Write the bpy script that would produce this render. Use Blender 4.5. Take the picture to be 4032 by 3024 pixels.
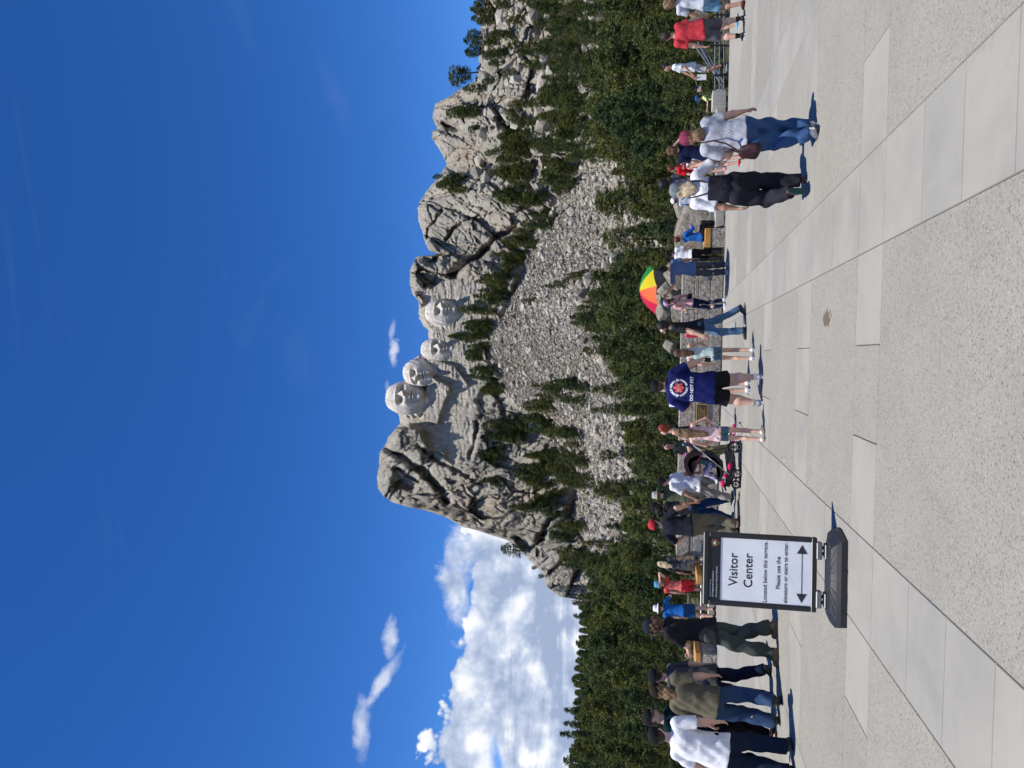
import bpy, bmesh, math, random
import numpy as np
from mathutils import Vector, Matrix
from mathutils.bvhtree import BVHTree

for o in list(bpy.data.objects): bpy.data.objects.remove(o)
SC = bpy.context.scene
COL = SC.collection
R = math.radians
rng = np.random.default_rng(7)
random.seed(7)

# ------------------------------------------------------------------ camera, sky, sun
CAMH = 1.75
FPX, PITCH, ROLL = 2912.0, R(11.1), R(1.09)
RIGHT = np.array([1., 0, 0]); FWD = np.array([0, math.cos(PITCH), math.sin(PITCH)])
DOWN = np.array([0, math.sin(PITCH), -math.cos(PITCH)])
camd = bpy.data.cameras.new('camera'); cam = bpy.data.objects.new('camera', camd); COL.objects.link(cam)
camd.sensor_fit = 'HORIZONTAL'; camd.sensor_width = 36.0; camd.lens = FPX/4032*36
camd.clip_start = 0.1; camd.clip_end = 6000
_cx = math.sin(ROLL)*RIGHT + math.cos(ROLL)*DOWN
_cy = math.cos(ROLL)*RIGHT - math.sin(ROLL)*DOWN
cam.matrix_world = Matrix(((_cx[0], _cy[0], -FWD[0], 0), (_cx[1], _cy[1], -FWD[1], 0), (_cx[2], _cy[2], -FWD[2], CAMH), (0, 0, 0, 1)))
SC.camera = cam
SC.view_settings.view_transform = 'Standard'; SC.view_settings.look = 'None'
SC.view_settings.gamma = 1; SC.view_settings.use_curve_mapping = False
SC.view_settings.exposure = 0.5
SC.cycles.max_bounces = 4; SC.cycles.diffuse_bounces = 2; SC.cycles.glossy_bounces = 2; SC.cycles.transmission_bounces = 3
SC.cycles.use_adaptive_sampling = True; SC.cycles.adaptive_threshold = .03

SUN_DIR = Vector((-0.235, -0.225, 0.946)).normalized()
sl = bpy.data.lights.new('sun', 'SUN'); sl.energy = 4.3; sl.angle = R(0.5); sl.color = (1, 0.965, 0.91)
so = bpy.data.objects.new('sun', sl); COL.objects.link(so)
so.rotation_euler = SUN_DIR.to_track_quat('Z', 'Y').to_euler()
SUN_EL = math.asin(SUN_DIR.z); SUN_AZ = math.atan2(SUN_DIR.x, SUN_DIR.y)

def ray(x, y):
    a = (3024.-np.asarray(y, float))-1512.; b = np.asarray(x, float)-2016.
    c, s = math.cos(ROLL), math.sin(ROLL)
    a2 = a*c+b*s; b2 = -a*s+b*c
    cp, sp = math.cos(PITCH), math.sin(PITCH)
    return np.stack([a2/FPX+0*b2, (FPX*cp+b2*sp)/FPX+0*a2, (FPX*sp-b2*cp)/FPX+0*a2], -1)
def gnd(x, y, z=0.):
    d = ray(x, y); t = (CAMH-z)/-d[..., 2]
    return np.array([d[..., 0]*t, d[..., 1]*t, z])
def at(x, y, Y):
    d = ray(x, y); t = Y/d[..., 1]
    return np.array([d[0]*t, Y, CAMH+d[2]*t])
def aztel(x, y):
    d = ray(x, y); h = np.hypot(d[..., 0], d[..., 1])
    return np.arctan2(d[..., 0], d[..., 1]), d[..., 2]/h
def pix(az, te):
    d = np.stack([np.sin(az), np.cos(az), te+0*az], -1)
    f = d@FWD; a2 = d@RIGHT/f*FPX; b2 = d@DOWN/f*FPX
    c, s = math.cos(ROLL), math.sin(ROLL)
    a = a2*c-b2*s; b = a2*s+b2*c
    return b+2016., 3024.-(a+1512.)

# ------------------------------------------------------------------ node helpers
def lin(r, g, b, k=1.0):
    f = lambda v: ((v/255.)/12.92 if v/255. <= .04045 else ((v/255.+.055)/1.055)**2.4)*k
    return (f(r), f(g), f(b), 1)
class NT:
    def __init__(s, nt): s.nt = nt; nt.nodes.clear()
    def n(s, t, **k):
        nd = s.nt.nodes.new(t)
        for a, v in k.items():
            if a.startswith('i_'):
                key = a[2:]
                nd.inputs[int(key) if key.isdigit() else key.replace('_', ' ')].default_value = v
            else: setattr(nd, a, v)
        return nd
    def l(s, a, b): s.nt.links.new(a, b)
    def math(s, op, a, b=None, c=None, clamp=False):
        nd = s.n('ShaderNodeMath', operation=op, use_clamp=clamp)
        for i, v in enumerate((a, b, c)):
            if v is None: continue
            if isinstance(v, (int, float)): nd.inputs[i].default_value = v
            else: s.l(v, nd.inputs[i])
        return nd.outputs[0]
    def mix(s, f, a, b, blend='MIX'):
        nd = s.n('ShaderNodeMix', data_type='RGBA', blend_type=blend)
        for sk, v in ((nd.inputs[0], f), (nd.inputs[6], a), (nd.inputs[7], b)):
            if isinstance(v, (int, float)): sk.default_value = v
            elif isinstance(v, tuple): sk.default_value = v
            else: s.l(v, sk)
        return nd.outputs[2]
    def ramp(s, f, stops, interp='LINEAR'):
        nd = s.n('ShaderNodeValToRGB'); cr = nd.color_ramp; cr.interpolation = interp
        while len(cr.elements) < len(stops): cr.elements.new(.5)
        for e, (p, c) in zip(cr.elements, stops):
            e.position = p; e.color = c if isinstance(c, tuple) else (c, c, c, 1)
        s.l(f, nd.inputs[0]); return nd.outputs[0]
    def noise(s, vec, scale, detail=4, rough=.55, dist=0., typ='FBM'):
        nd = s.n('ShaderNodeTexNoise'); nd.inputs['Scale'].default_value = scale
        nd.inputs['Detail'].default_value = detail; nd.inputs['Roughness'].default_value = rough
        nd.inputs['Distortion'].default_value = dist
        if vec is not None: s.l(vec, nd.inputs['Vector'])
        return nd.outputs[0]
def material(name):
    m = bpy.data.materials.new(name); m.use_nodes = True
    t = NT(m.node_tree); out = t.n('ShaderNodeOutputMaterial'); p = t.n('ShaderNodeBsdfPrincipled')
    t.l(p.outputs[0], out.inputs[0]); p.inputs['Roughness'].default_value = .8
    p.inputs['Specular IOR Level'].default_value = .3
    return m, t, p
def bump(t, p, h, strength=.3, dist=.01):
    b = t.n('ShaderNodeBump'); b.inputs['Strength'].default_value = strength; b.inputs['Distance'].default_value = dist
    t.l(h, b.inputs['Height']); t.l(b.outputs[0], p.inputs['Normal'])
_mc = {}
def plain(name, c, rough=.75, var=.12, scale=8., metal=0., spec=.3, bmp=.0):
    key = (name, c, rough, metal)
    if key in _mc: return _mc[key]
    m, t, p = material(name)
    tc = t.n('ShaderNodeTexCoord').outputs['Object']
    nz = t.noise(tc, scale, 5, .6)
    c0 = tuple(v*(1-var) for v in c[:3])+(1,); c1 = tuple(min(1, v*(1+var)) for v in c[:3])+(1,)
    t.l(t.ramp(nz, [(.3, c0), (.7, c1)]), p.inputs['Base Color'])
    p.inputs['Roughness'].default_value = rough; p.inputs['Metallic'].default_value = metal
    p.inputs['Specular IOR Level'].default_value = spec
    if bmp: bump(t, p, t.noise(tc, scale*8, 3), bmp, .004)
    _mc[key] = m; return m
def fabric(c, name='fabric'):
    key = ('fab', name, c)
    if key in _mc: return _mc[key]
    m, t, p = material(name)
    tc = t.n('ShaderNodeTexCoord').outputs['Object']
    n1 = t.noise(tc, 5, 4, .6, .6); n2 = t.noise(tc, 260, 2)
    c0 = tuple(v*.84 for v in c[:3])+(1,); c1 = tuple(min(.95, v*1.1) for v in c[:3])+(1,)
    t.l(t.ramp(n1, [(.3, c0), (.7, c1)]), p.inputs['Base Color'])
    p.inputs['Roughness'].default_value = .92; p.inputs['Specular IOR Level'].default_value = .12
    mp = t.n('ShaderNodeMapping'); mp.inputs['Scale'].default_value = (1, 1, .45); t.l(tc, mp.inputs[0])
    h = t.math('ADD', t.math('MULTIPLY', t.noise(mp.outputs[0], 7, 3, .55, 1.2), 1.0), t.math('MULTIPLY', n2, .06))
    bump(t, p, h, .5, .06)
    _mc[key] = m; return m

# ------------------------------------------------------------------ world: Nishita sky with clouds
w = bpy.data.worlds.new('World'); SC.world = w; w.use_nodes = True
t = NT(w.node_tree)
wout = t.n('ShaderNodeOutputWorld'); bg = t.n('ShaderNodeBackground'); t.l(bg.outputs[0], wout.inputs[0])
sky = t.n('ShaderNodeTexSky', sky_type='NISHITA'); sky.sun_disc = False
sky.sun_elevation = SUN_EL; sky.sun_rotation = SUN_AZ; sky.altitude = 1700; sky.air_density = 1.0; sky.dust_density = .35; sky.ozone_density = 2.2
hs = t.n('ShaderNodeHueSaturation'); hs.inputs['Saturation'].default_value = 1.27; hs.inputs['Value'].default_value = 1.0
t.l(sky.outputs[0], hs.inputs['Color'])
sk0 = t.mix(1., hs.outputs[0], (.1, .1, .1, 1), 'MULTIPLY')
gmn = t.n('ShaderNodeGamma'); gmn.inputs[1].default_value = 1.25; t.l(sk0, gmn.inputs[0])
skt = t.mix(1., gmn.outputs[0], (12.0, 12.4, 14.0, 1), 'MULTIPLY')
[n for n in t.nt.nodes if n.type == 'MIX'][-1].clamp_result = False
vec = t.n('ShaderNodeTexCoord').outputs['Generated']
sep = t.n('ShaderNodeSeparateXYZ'); t.l(vec, sep.inputs[0])
sx, sy, sz = sep.outputs
az = t.math('ARCTAN2', sx, sy)
te = t.math('DIVIDE', sz, t.math('SQRT', t.math('ADD', t.math('MULTIPLY', sx, sx), t.math('MULTIPLY', sy, sy))))
cmb = t.n('ShaderNodeCombineXYZ'); t.l(az, cmb.inputs[0]); t.l(te, cmb.inputs[1])
P2 = cmb.outputs[0]
def curve_of(pts, sock):       # piecewise curve of the azimuth (radians, -3.2..3.2)
    fc = t.n('ShaderNodeFloatCurve'); cm = fc.mapping; cm.clip_min_x = 0; cm.clip_max_x = 1; cm.clip_min_y = 0; cm.clip_max_y = 1
    c = cm.curves[0]
    pts = sorted(pts)
    while len(c.points) < len(pts): c.points.new(.5, .5)
    for p, (a, b) in zip(c.points, pts): p.location = ((a+3.2)/6.4, b); p.handle_type = 'AUTO_CLAMPED'
    cm.update()
    t.l(t.math('DIVIDE', t.math('ADD', sock, 3.2), 6.4), fc.inputs['Value']); return fc.outputs[0]
top_px = [(1700, 3500), (1738, 3018), (1750, 2833), (1772, 2778), (1800, 2690), (1827, 2617), (1858, 2512), (1883, 2457), (1890, 2383), (1852, 2321), (1858, 2247), (1880, 2204), (1850, 2120), (1850, 2040), (1930, 1900), (2010, 1600), (2100, 1200)]
tp = [(float(aztel(x, y)[0]), float(aztel(x, y)[1])) for x, y in top_px]
tp += [(-3.2, .1), (-2.4, .26), (-1.7, .13), (-1.1, .3), (.6, .1), (1.2, .2), (1.9, .08), (2.6, .22), (3.2, .1)]
top = curve_of(tp, az)
n_edge = t.noise(P2, 9, 8, .62, .25)
vor = t.n('ShaderNodeTexVoronoi', feature='SMOOTH_F1'); vor.inputs['Scale'].default_value = 24; vor.inputs['Smoothness'].default_value = .5
vor.inputs['Detail'].default_value = 3
wn = t.n('ShaderNodeMix', data_type='VECTOR'); wn.inputs[0].default_value = .03
nz3 = t.n('ShaderNodeTexNoise'); nz3.inputs['Scale'].default_value = 12; t.l(P2, nz3.inputs['Vector']); t.l(P2, wn.inputs[4]); t.l(nz3.outputs['Color'], wn.inputs[5])
t.l(wn.outputs[1], vor.inputs['Vector'])
puff = vor.outputs[0]
edge = t.math('ADD', t.math('SUBTRACT', t.math('ADD', top, .036), te), t.math('ADD', t.math('MULTIPLY', t.math('SUBTRACT', n_edge, .5), .055), t.math('MULTIPLY', t.math('SUBTRACT', .47, puff), .055)))
bank = t.math('MULTIPLY', edge, 150., clamp=True)
# the bank thins out low over the horizon
# isolated wisps
wisp = t.noise(P2, 24, 7, .6, .6); wisp2 = t.noise(P2, 44, 5, .6, .5)
def blob(px, py, ax, ay, rot, amp, scale, seed):
    ca, ct = [float(v) for v in aztel(px, py)]
    dx = t.math('SUBTRACT', az, ca); dy = t.math('SUBTRACT', te, ct)
    c, s = math.cos(rot), math.sin(rot)
    u = t.math('DIVIDE', t.math('ADD', t.math('MULTIPLY', dx, c), t.math('MULTIPLY', dy, s)), ax)
    v = t.math('DIVIDE', t.math('SUBTRACT', t.math('MULTIPLY', dy, c), t.math('MULTIPLY', dx, s)), ay)
    d = t.math('SQRT', t.math('ADD', t.math('MULTIPLY', u, u), t.math('MULTIPLY', v, v)))
    n = wisp if scale < 38 else wisp2
    m = t.math('SUBTRACT', t.math('MULTIPLY', n, 2.1), t.math('ADD', d, .12))
    return t.math('MULTIPLY', t.math('MULTIPLY', m, 1.6, clamp=True), amp, clamp=True)
blobs = [blob(1425, 2840, .045, .013, .15, .55, 26, 1.), blob(1500, 2690, .052, .012, -.45, .6, 24, 5.), blob(1535, 2520, .036, .013, .1, .6, 26, 3.),
         blob(1550, 1390, .024, .009, -.15, .6, 40, 2.), blob(1545, 1300, .02, .006, -.2, .3, 40, 9.), blob(1525, 1520, .012, .005, 0, .25, 40, 11.),
         blob(1800, 2290, .070, .030, .1, .9, 20, 7.), blob(1885, 2415, .03, .012, 0, .5, 30, 8.), blob(1890, 2150, .07, .045, 0, .9, 20, 12.)]
bm_ = blobs[0]
for b in blobs[1:]: bm_ = t.math('MAXIMUM', bm_, b)
cir = t.n('ShaderNodeMapping'); cir.inputs['Scale'].default_value = (1, 3.2, 1); cir.inputs['Rotation'].default_value = (0, 0, .5); t.l(P2, cir.inputs[0])
cirr = t.math('MULTIPLY', t.math('SUBTRACT', t.noise(cir.outputs[0], 2.2, 6, .6, .8), .60, clamp=True), .12, clamp=True)
# hole in the bank at far left
hole = t.math('SUBTRACT', 1., blob(1960, 3010, .040, .014, .4, .9, 16, 4.))
bank = t.math('MULTIPLY', bank, hole)
mask = t.math('MAXIMUM', t.math('MAXIMUM', bank, bm_), cirr)
# shading of the bank: white crown, blue-grey streaked underside
depth = t.math('SUBTRACT', top, te)
mp = t.n('ShaderNodeMapping'); mp.inputs['Scale'].default_value = (1, 4.5, 1); t.l(P2, mp.inputs[0])
streak = t.noise(mp.outputs[0], 5.5, 7, .58, .5)
puffs = t.noise(P2, 17, 9, .6, .3)
puff2 = t.noise(P2, 5, 6, .55, .2)
sh = t.math('ADD', t.math('MULTIPLY', t.math('MINIMUM', depth, .14), 3.3), t.math('MULTIPLY', t.math('MULTIPLY', t.math('SUBTRACT', streak, .52), 5.0), t.math('MULTIPLY', depth, 9., clamp=True)))
sh = t.math('ADD', sh, t.math('MULTIPLY', t.math('SUBTRACT', puffs, .5), 2.0))
sh = t.math('ADD', sh, t.math('MULTIPLY', t.math('SUBTRACT', puff2, .5), 1.1))
sh = t.math('ADD', sh, t.math('MULTIPLY', t.math('SUBTRACT', puff, .50), 1.5))
sh = t.math('SUBTRACT', sh, t.math('MULTIPLY', t.math('SUBTRACT', depth, .15, clamp=True), 3.))
sh = t.math('MULTIPLY', sh, .74)
K = 7.7
ccol = t.ramp(sh, [(.02, (.95*K, .96*K, 1.0*K, 1)), (.24, (.80*K, .84*K, .92*K, 1)), (.50, (.54*K, .62*K, .78*K, 1)), (.90, (.34*K, .42*K, .60*K, 1))])
skyc = t.mix(mask, skt, ccol)
t.l(skyc, bg.inputs[0]); bg.inputs[1].default_value = .10

# ------------------------------------------------------------------ mesh helpers
def mkmesh(name, V, faces, smooth=True):
    """faces: list of arrays (n,k)"""
    me = bpy.data.meshes.new(name)
    V = np.asarray(V, np.float32)
    if not isinstance(faces, list): faces = [faces]
    faces = [np.asarray(f, np.int32) for f in faces if len(f)]
    me.vertices.add(len(V)); me.vertices.foreach_set('co', V.ravel())
    loops = np.concatenate([f.ravel() for f in faces]); me.loops.add(len(loops)); me.loops.foreach_set('vertex_index', loops)
    sizes = np.concatenate([np.full(len(f), f.shape[1]) for f in faces]); me.polygons.add(len(sizes))
    st = np.concatenate([[0], np.cumsum(sizes)[:-1]]); me.polygons.foreach_set('loop_start', st.astype(np.int32))
    me.update(calc_edges=True)
    me.polygons.foreach_set('use_smooth', np.full(len(sizes), smooth)); me.validate()
    return me
def link(name, me, mat, parent=None, **props):
    o = bpy.data.objects.new(name, me); COL.objects.link(o)
    if mat is not None and me is not None and not me.materials: me.materials.append(mat)
    if parent is not None: o.parent = parent
    for k, v in props.items(): o[k] = v
    return o
def empty(name, loc, rz=0., scale=1., **props):
    o = bpy.data.objects.new(name, None); COL.objects.link(o); o.empty_display_size = .2
    o.location = tuple(float(v) for v in loc); o.rotation_euler = (0, 0, rz); o.scale = (scale,)*3
    for k, v in props.items(): o[k] = v
    return o
class MB:
    def __init__(s): s.V = []; s.F3 = []; s.F4 = []; s.n = 0
    def add(s, V, F):
        V = np.asarray(V, float); F = np.asarray(F, int)+s.n
        (s.F4 if F.shape[1] == 4 else s.F3).append(F); s.V.append(V); s.n += len(V)
    def box(s, c, h, rot=None, taper=None, bev=0.):
        c = np.asarray(c, float); h = np.asarray(h, float)
        if bev > 0:
            pts = []
            for sx_ in (-1, 1):
                for sy_ in (-1, 1):
                    for sz_ in (-1, 1):
                        for k in range(3):
                            v = np.array([sx_, sy_, sz_])*(h-bev); v[k] += np.array([sx_, sy_, sz_])[k]*bev; pts.append(v)
            bm = bmesh.new(); vs = [bm.verts.new(p) for p in pts]; bmesh.ops.convex_hull(bm, input=vs)
            bm.verts.index_update(); V = np.array([v.co[:] for v in bm.verts]); F3 = [[v.index for v in f.verts] for f in bm.faces if len(f.verts) == 3]; F4 = [[v.index for v in f.verts] for f in bm.faces if len(f.verts) == 4]
            bm.free()
            if rot is not None: V = V@np.asarray(rot).T
            if F3: s.add(V+c, F3)
            if F4: s.add(V+c, F4)
            return
        V = np.array([[x, y, z] for x in (-1, 1) for y in (-1, 1) for z in (-1, 1)], float)*h
        if taper is not None: V[V[:, 2] > 0, :2] *= taper
        if rot is not None: V = V@np.asarray(rot).T
        s.add(V+c, [[0, 1, 3, 2], [4, 6, 7, 5], [0, 4, 5, 1], [2, 3, 7, 6], [0, 2, 6, 4], [1, 5, 7, 3]])
    def tube(s, pts, r, seg=8, cap=True):
        pts = np.asarray(pts, float); n = len(pts); r = np.broadcast_to(np.asarray(r, float), (n,)) if np.ndim(r) < 2 else r
        tan = np.gradient(pts, axis=0) if n > 2 else np.repeat([pts[-1]-pts[0]], n, 0)
        tan /= np.linalg.norm(tan, axis=1)[:, None]+1e-9
        ref = np.array([0, 0, 1.]) if abs(tan[0][2]) < .9 else np.array([1., 0, 0])
        V = []; u = np.cross(tan[0], ref)
        for i in range(n):
            u = u-tan[i]*(u@tan[i]); u /= np.linalg.norm(u)+1e-9; v = np.cross(tan[i], u)
            a = np.arange(seg)/seg*2*np.pi
            V.append(pts[i]+r[i]*(np.cos(a)[:, None]*u+np.sin(a)[:, None]*v))
        V = np.concatenate(V); F = []
        for i in range(n-1):
            for k in range(seg): F.append([i*seg+k, i*seg+(k+1) % seg, (i+1)*seg+(k+1) % seg, (i+1)*seg+k])
        s.add(V, F)
        if cap:
            for i, c in ((0, pts[0]), (n-1, pts[-1])):
                b = V[i*seg:(i+1)*seg]; s.add(np.vstack([b, [c]]), [[k, (k+1) % seg, seg] if i else [(k+1) % seg, k, seg] for k in range(seg)])
    def lathe(s, prof, seg=20, M=None):
        prof = np.asarray(prof, float); a = np.arange(seg)/seg*2*np.pi
        V = np.concatenate([np.stack([p[0]*np.cos(a), p[0]*np.sin(a), np.full(seg, p[1])], 1) for p in prof])
        F = [[i*seg+k, i*seg+(k+1) % seg, (i+1)*seg+(k+1) % seg, (i+1)*seg+k] for i in range(len(prof)-1) for k in range(seg)]
        if M is not None: V = V@np.asarray(M)[:3, :3].T+np.asarray(M)[:3, 3]
        s.add(V, F)
    def ell(s, c, r, seg=12, rot=None):
        th = np.linspace(0.03, np.pi-.03, seg//2+1); a = np.arange(seg)/seg*2*np.pi
        V = np.concatenate([np.stack([np.sin(q)*np.cos(a), np.sin(q)*np.sin(a), np.full(seg, np.cos(q))], 1) for q in th])*np.asarray(r)
        F = [[(i+1)*seg+k, (i+1)*seg+(k+1) % seg, i*seg+(k+1) % seg, i*seg+k] for i in range(len(th)-1) for k in range(seg)]
        if rot is not None: V = V@np.asarray(rot).T
        s.add(V+np.asarray(c), F)
    def xf(s, M):
        M = np.asarray(M); s.V = [v@M[:3, :3].T+M[:3, 3] for v in s.V]; return s
    def build(s, name, mat, parent=None, smooth=True, **props):
        fs = []
        if s.F4: fs.append(np.concatenate(s.F4))
        if s.F3: fs.append(np.concatenate(s.F3))
        me = mkmesh(name, np.concatenate(s.V), fs, smooth)
        return link(name, me, mat, parent, **props)
def rotz(a):
    c, s = math.cos(a), math.sin(a); return np.array([[c, -s, 0], [s, c, 0], [0, 0, 1.]])
def rotx(a):
    c, s = math.cos(a), math.sin(a); return np.array([[1., 0, 0], [0, c, -s], [0, s, c]])
def roty(a):
    c, s = math.cos(a), math.sin(a); return np.array([[c, 0, s], [0, 1., 0], [-s, 0, c]])

# numpy noise
_perm = rng.permutation(4096).astype(np.int64)
def _h(ix, iy, iz=0):
    return _perm[(ix+_perm[(iy+_perm[np.asarray(iz) & 4095]) & 4095]) & 4095]
_grad = rng.normal(size=(4096, 3)); _grad /= np.linalg.norm(_grad, axis=1)[:, None]
def perlin(x, y, z):
    x, y, z = np.broadcast_arrays(x, y, z)
    xi, yi, zi = [np.floor(v).astype(np.int64) for v in (x, y, z)]
    xf, yf, zf = x-xi, y-yi, z-zi
    f = lambda q: q*q*q*(q*(q*6-15)+10)
    u, v, w_ = f(xf), f(yf), f(zf); out = 0
    for dx in (0, 1):
        for dy in (0, 1):
            for dz in (0, 1):
                g = _grad[_h(xi+dx, yi+dy, zi+dz)]
                dot = g[..., 0]*(xf-dx)+g[..., 1]*(yf-dy)+g[..., 2]*(zf-dz)
                out = out+dot*(u if dx else 1-u)*(v if dy else 1-v)*(w_ if dz else 1-w_)
    return out*1.6
def fbm(x, y, z, o=4, g=.5):
    s = 0; a = 1; n = 0
    for i in range(o): s = s+a*perlin(x*2**i+i*7.3, y*2**i, z*2**i); n += a; a *= g
    return s/n
_jit = rng.random((4096, 4))
def worley(x, y):
    xi, yi = np.floor(x).astype(np.int64), np.floor(y).astype(np.int64)
    F1 = np.full(x.shape, 9.); F2 = np.full(x.shape, 9.); ida = np.zeros(x.shape, np.int64); ox = np.zeros(x.shape); oy = np.zeros(x.shape)
    for dx in (-1, 0, 1):
        for dy in (-1, 0, 1):
            h = _h(xi+dx, yi+dy, 5); j = _jit[h]
            px, py = xi+dx+j[..., 0]-x, yi+dy+j[..., 1]-y; d = np.hypot(px, py)
            c = d < F1
            F2 = np.where(c, F1, np.minimum(F2, d)); F1 = np.where(c, d, F1); ida = np.where(c, h, ida); ox = np.where(c, px, ox); oy = np.where(c, py, oy)
    return F1, F2, ida, ox, oy
def inpoly(px, py, poly):
    poly = np.asarray(poly, float); c = np.zeros(px.shape, bool); n = len(poly); j = n-1
    for i in range(n):
        xi, yi = poly[i]; xj, yj = poly[j]
        c ^= ((yi > py) != (yj > py)) & (px < (xj-xi)*(py-yi)/(yj-yi+1e-12)+xi); j = i
    return c
def seglin(px, py, pts):
    d = np.full(px.shape, 1e9)
    for (x0, y0), (x1, y1) in zip(pts[:-1], pts[1:]):
        vx, vy = x1-x0, y1-y0; tt = np.clip(((px-x0)*vx+(py-y0)*vy)/(vx*vx+vy*vy), 0, 1)
        d = np.minimum(d, np.hypot(px-x0-tt*vx, py-y0-tt*vy))
    return d
# ------------------------------------------------------------------ mountain and valley terrain
SKYL = [(2250, -900), (2200, -600), (2050, -300), (1960, -100), (1905, 0), (1895, 85), (1890, 224), (1880, 298), (1863, 323), (1799, 358), (1774, 378), (1714, 408), (1702, 462), (1715, 492), (1722, 505), (1700, 520), (1702, 547), (1719, 572), (1744, 612), (1759, 646), (1744, 671), (1714, 711), (1680, 751), (1657, 786), (1645, 820), (1648, 870), (1664, 915), (1670, 945), (1688, 985), (1723, 1001), (1700, 1005), (1639, 1010), (1614, 1064), (1614, 1119), (1624, 1158), (1649, 1188), (1649, 1248), (1668, 1285), (1686, 1298), (1688, 1338), (1672, 1345), (1664, 1382), (1670, 1408), (1640, 1417), (1600, 1452), (1600, 1507), (1590, 1517), (1560, 1541), (1550, 1576), (1552, 1611), (1570, 1632), (1576, 1666), (1529, 1720), (1519, 1749), (1494, 1784), (1492, 1839), (1484, 1878), (1489, 1923), (1504, 1948), (1544, 1978), (1599, 1995), (1668, 2008), (1748, 2033), (1823, 2075), (1872, 2087), (1997, 2127), (2041, 2162), (2086, 2207), (2141, 2261), (2151, 2311), (2206, 2351), (2235, 2366), (2270, 2360), (2310, 2376), (2350, 2420), (2365, 2520), (2362, 2700), (2350, 2850), (2330, 2950), (2300, 3100), (2250, 3600), (2240, 4000)]
VT = [(2240, -900), (2200, 0), (2190, 300), (2200, 570), (2300, 636), (2231, 716), (2190, 815), (2125, 900), (2090, 1000), (1975, 1258), (1935, 1323), (1927, 1397), (1962, 1442), (1997, 1546), (2046, 1606), (2130, 1646), (2190, 1750), (2230, 1850), (2270, 1930), (2262, 2050), (2310, 2137), (2340, 2222), (2345, 2330), (2360, 2420), (2380, 2520), (2380, 4000)]
VB = [(2450, -900), (2450, 600), (2470, 700), (2520, 900), (2500, 985), (2400, 1049), (2310, 1200), (2320, 1313), (2440, 1450), (2450, 1620), (2480, 1850), (2450, 2020), (2400, 2180), (2390, 2240), (2400, 2400), (2420, 2520), (2420, 4000)]
def curve_az(L):
    L = np.array(L, float); a, t_ = aztel(L[:, 0], L[:, 1]); o = np.argsort(a); return a[o], t_[o]
NA = 1120
AZ = np.linspace(-.64, .64, NA)
_a, _t = curve_az(SKYL); TS = np.interp(AZ, _a, _t)
TS = TS+(fbm(AZ*900, AZ*0, AZ*0, 3)*.0012+fbm(AZ*230, AZ*0+3, AZ*0, 3)*.0022)
_a, _t = curve_az(VT); TT = np.minimum(np.interp(AZ, _a, _t), TS-.004)
_a, _t = curve_az(VB); TB = np.minimum(np.interp(AZ, _a, _t), TT-.008)
yy_s = pix(AZ, TS)[1]
slope = np.interp(yy_s, [-900, 500, 900, 1050, 2000, 2150, 2330, 2420, 4000], [1.5, 1.3, .8, .3, .35, .75, .9, 2.0, 2.0])
R_T = np.interp(yy_s, [-900, 600, 1000, 1500, 2000, 2300, 2420, 4000], [285, 290, 305, 318, 318, 300, 262, 262])
R_B = np.interp(yy_s, [-900, 600, 1500, 2300, 4000], [215, 220, 232, 232, 225])
r_list, t_list, zone = [], [], []
def seg(r0, t0, r1, t1, n, zn, last=False):
    for s in np.linspace(0, 1, n+1)[:None if last else -1]:
        r_list.append(r0+(r1-r0)*s+0*AZ); t_list.append(t0+(t1-t0)*s); zone.append(zn)
zt = lambda z, r: (z-CAMH)/r
c_ = np.ones(NA)
ps = [(22.3, zt(-6., 22.3)), (30, zt(-5, 30.)), (60, zt(-3.4, 60.)), (110, zt(-1.9, 110.)), (150, zt(.6, 150.))]
for (ra_, ta_), (rb_, tb_), n in zip(ps[:-1], ps[1:], (3, 6, 12, 12)):
    # interpolate in height, not in angle
    for s in np.linspace(0, 1, n+1)[:-1]:
        r_ = ra_+(rb_-ra_)*s; z_ = (CAMH+ta_*ra_)*(1-s)+(CAMH+tb_*rb_)*s
        r_list.append(r_*c_); t_list.append(zt(z_, r_)*c_); zone.append(0)
seg(150*c_, ps[-1][1]*c_, R_B, TB, 26, 0)
seg(R_B, TB, R_T, TT, 46, 1)
NC = 190
H_S = TS-TT
for s in np.linspace(0, 1, NC+1):
    r_list.append(R_T+H_S*330*slope*(s*.85+.15*s**3)+14*max(0, s-.93)**2/.005*.6*np.clip(H_S*8, 0, 1)); t_list.append(TT+H_S*s); zone.append(2)
RT_ = r_list[-1]; zr = CAMH+TS*RT_
for dr, dz in ((6, -1.), (20, -5), (60, -30), (200, -70)):
    r_list.append(RT_+dr); t_list.append((zr+dz-CAMH)/(RT_+dr)); zone.append(3)
RR = np.array(r_list); TE = np.array(t_list); ZN = np.array(zone)[:, None]*np.ones(NA)
AA = np.broadcast_to(AZ, RR.shape)
PX_, PY_ = pix(AA, TE)
W_x = AA*320; W_z = TE*320
cliff = ((ZN == 2) | (ZN == 3)).astype(float)
# soft mask of the dressed (carved) stone
carve_poly = [(1640, 1145), (1700, 1120), (1850, 1080), (1905, 1150), (1900, 1420), (1925, 1480), (1880, 1560), (1870, 1640), (1860, 1800), (1800, 1800), (1700, 1760), (1640, 1720), (1580, 1670), (1540, 1630), (1540, 1500), (1600, 1400), (1660, 1300)]
cm_ = inpoly(PX_+fbm(W_x*.1, W_z*.1, 3., 3)*60, PY_+fbm(W_x*.1, W_z*.1, 9., 3)*60, carve_poly).astype(float)
for _ in range(4):
    cm_[1:-1, 1:-1] = (cm_[1:-1, 1:-1]*2+cm_[:-2, 1:-1]+cm_[2:, 1:-1]+cm_[1:-1, :-2]+cm_[1:-1, 2:])/6
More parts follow.
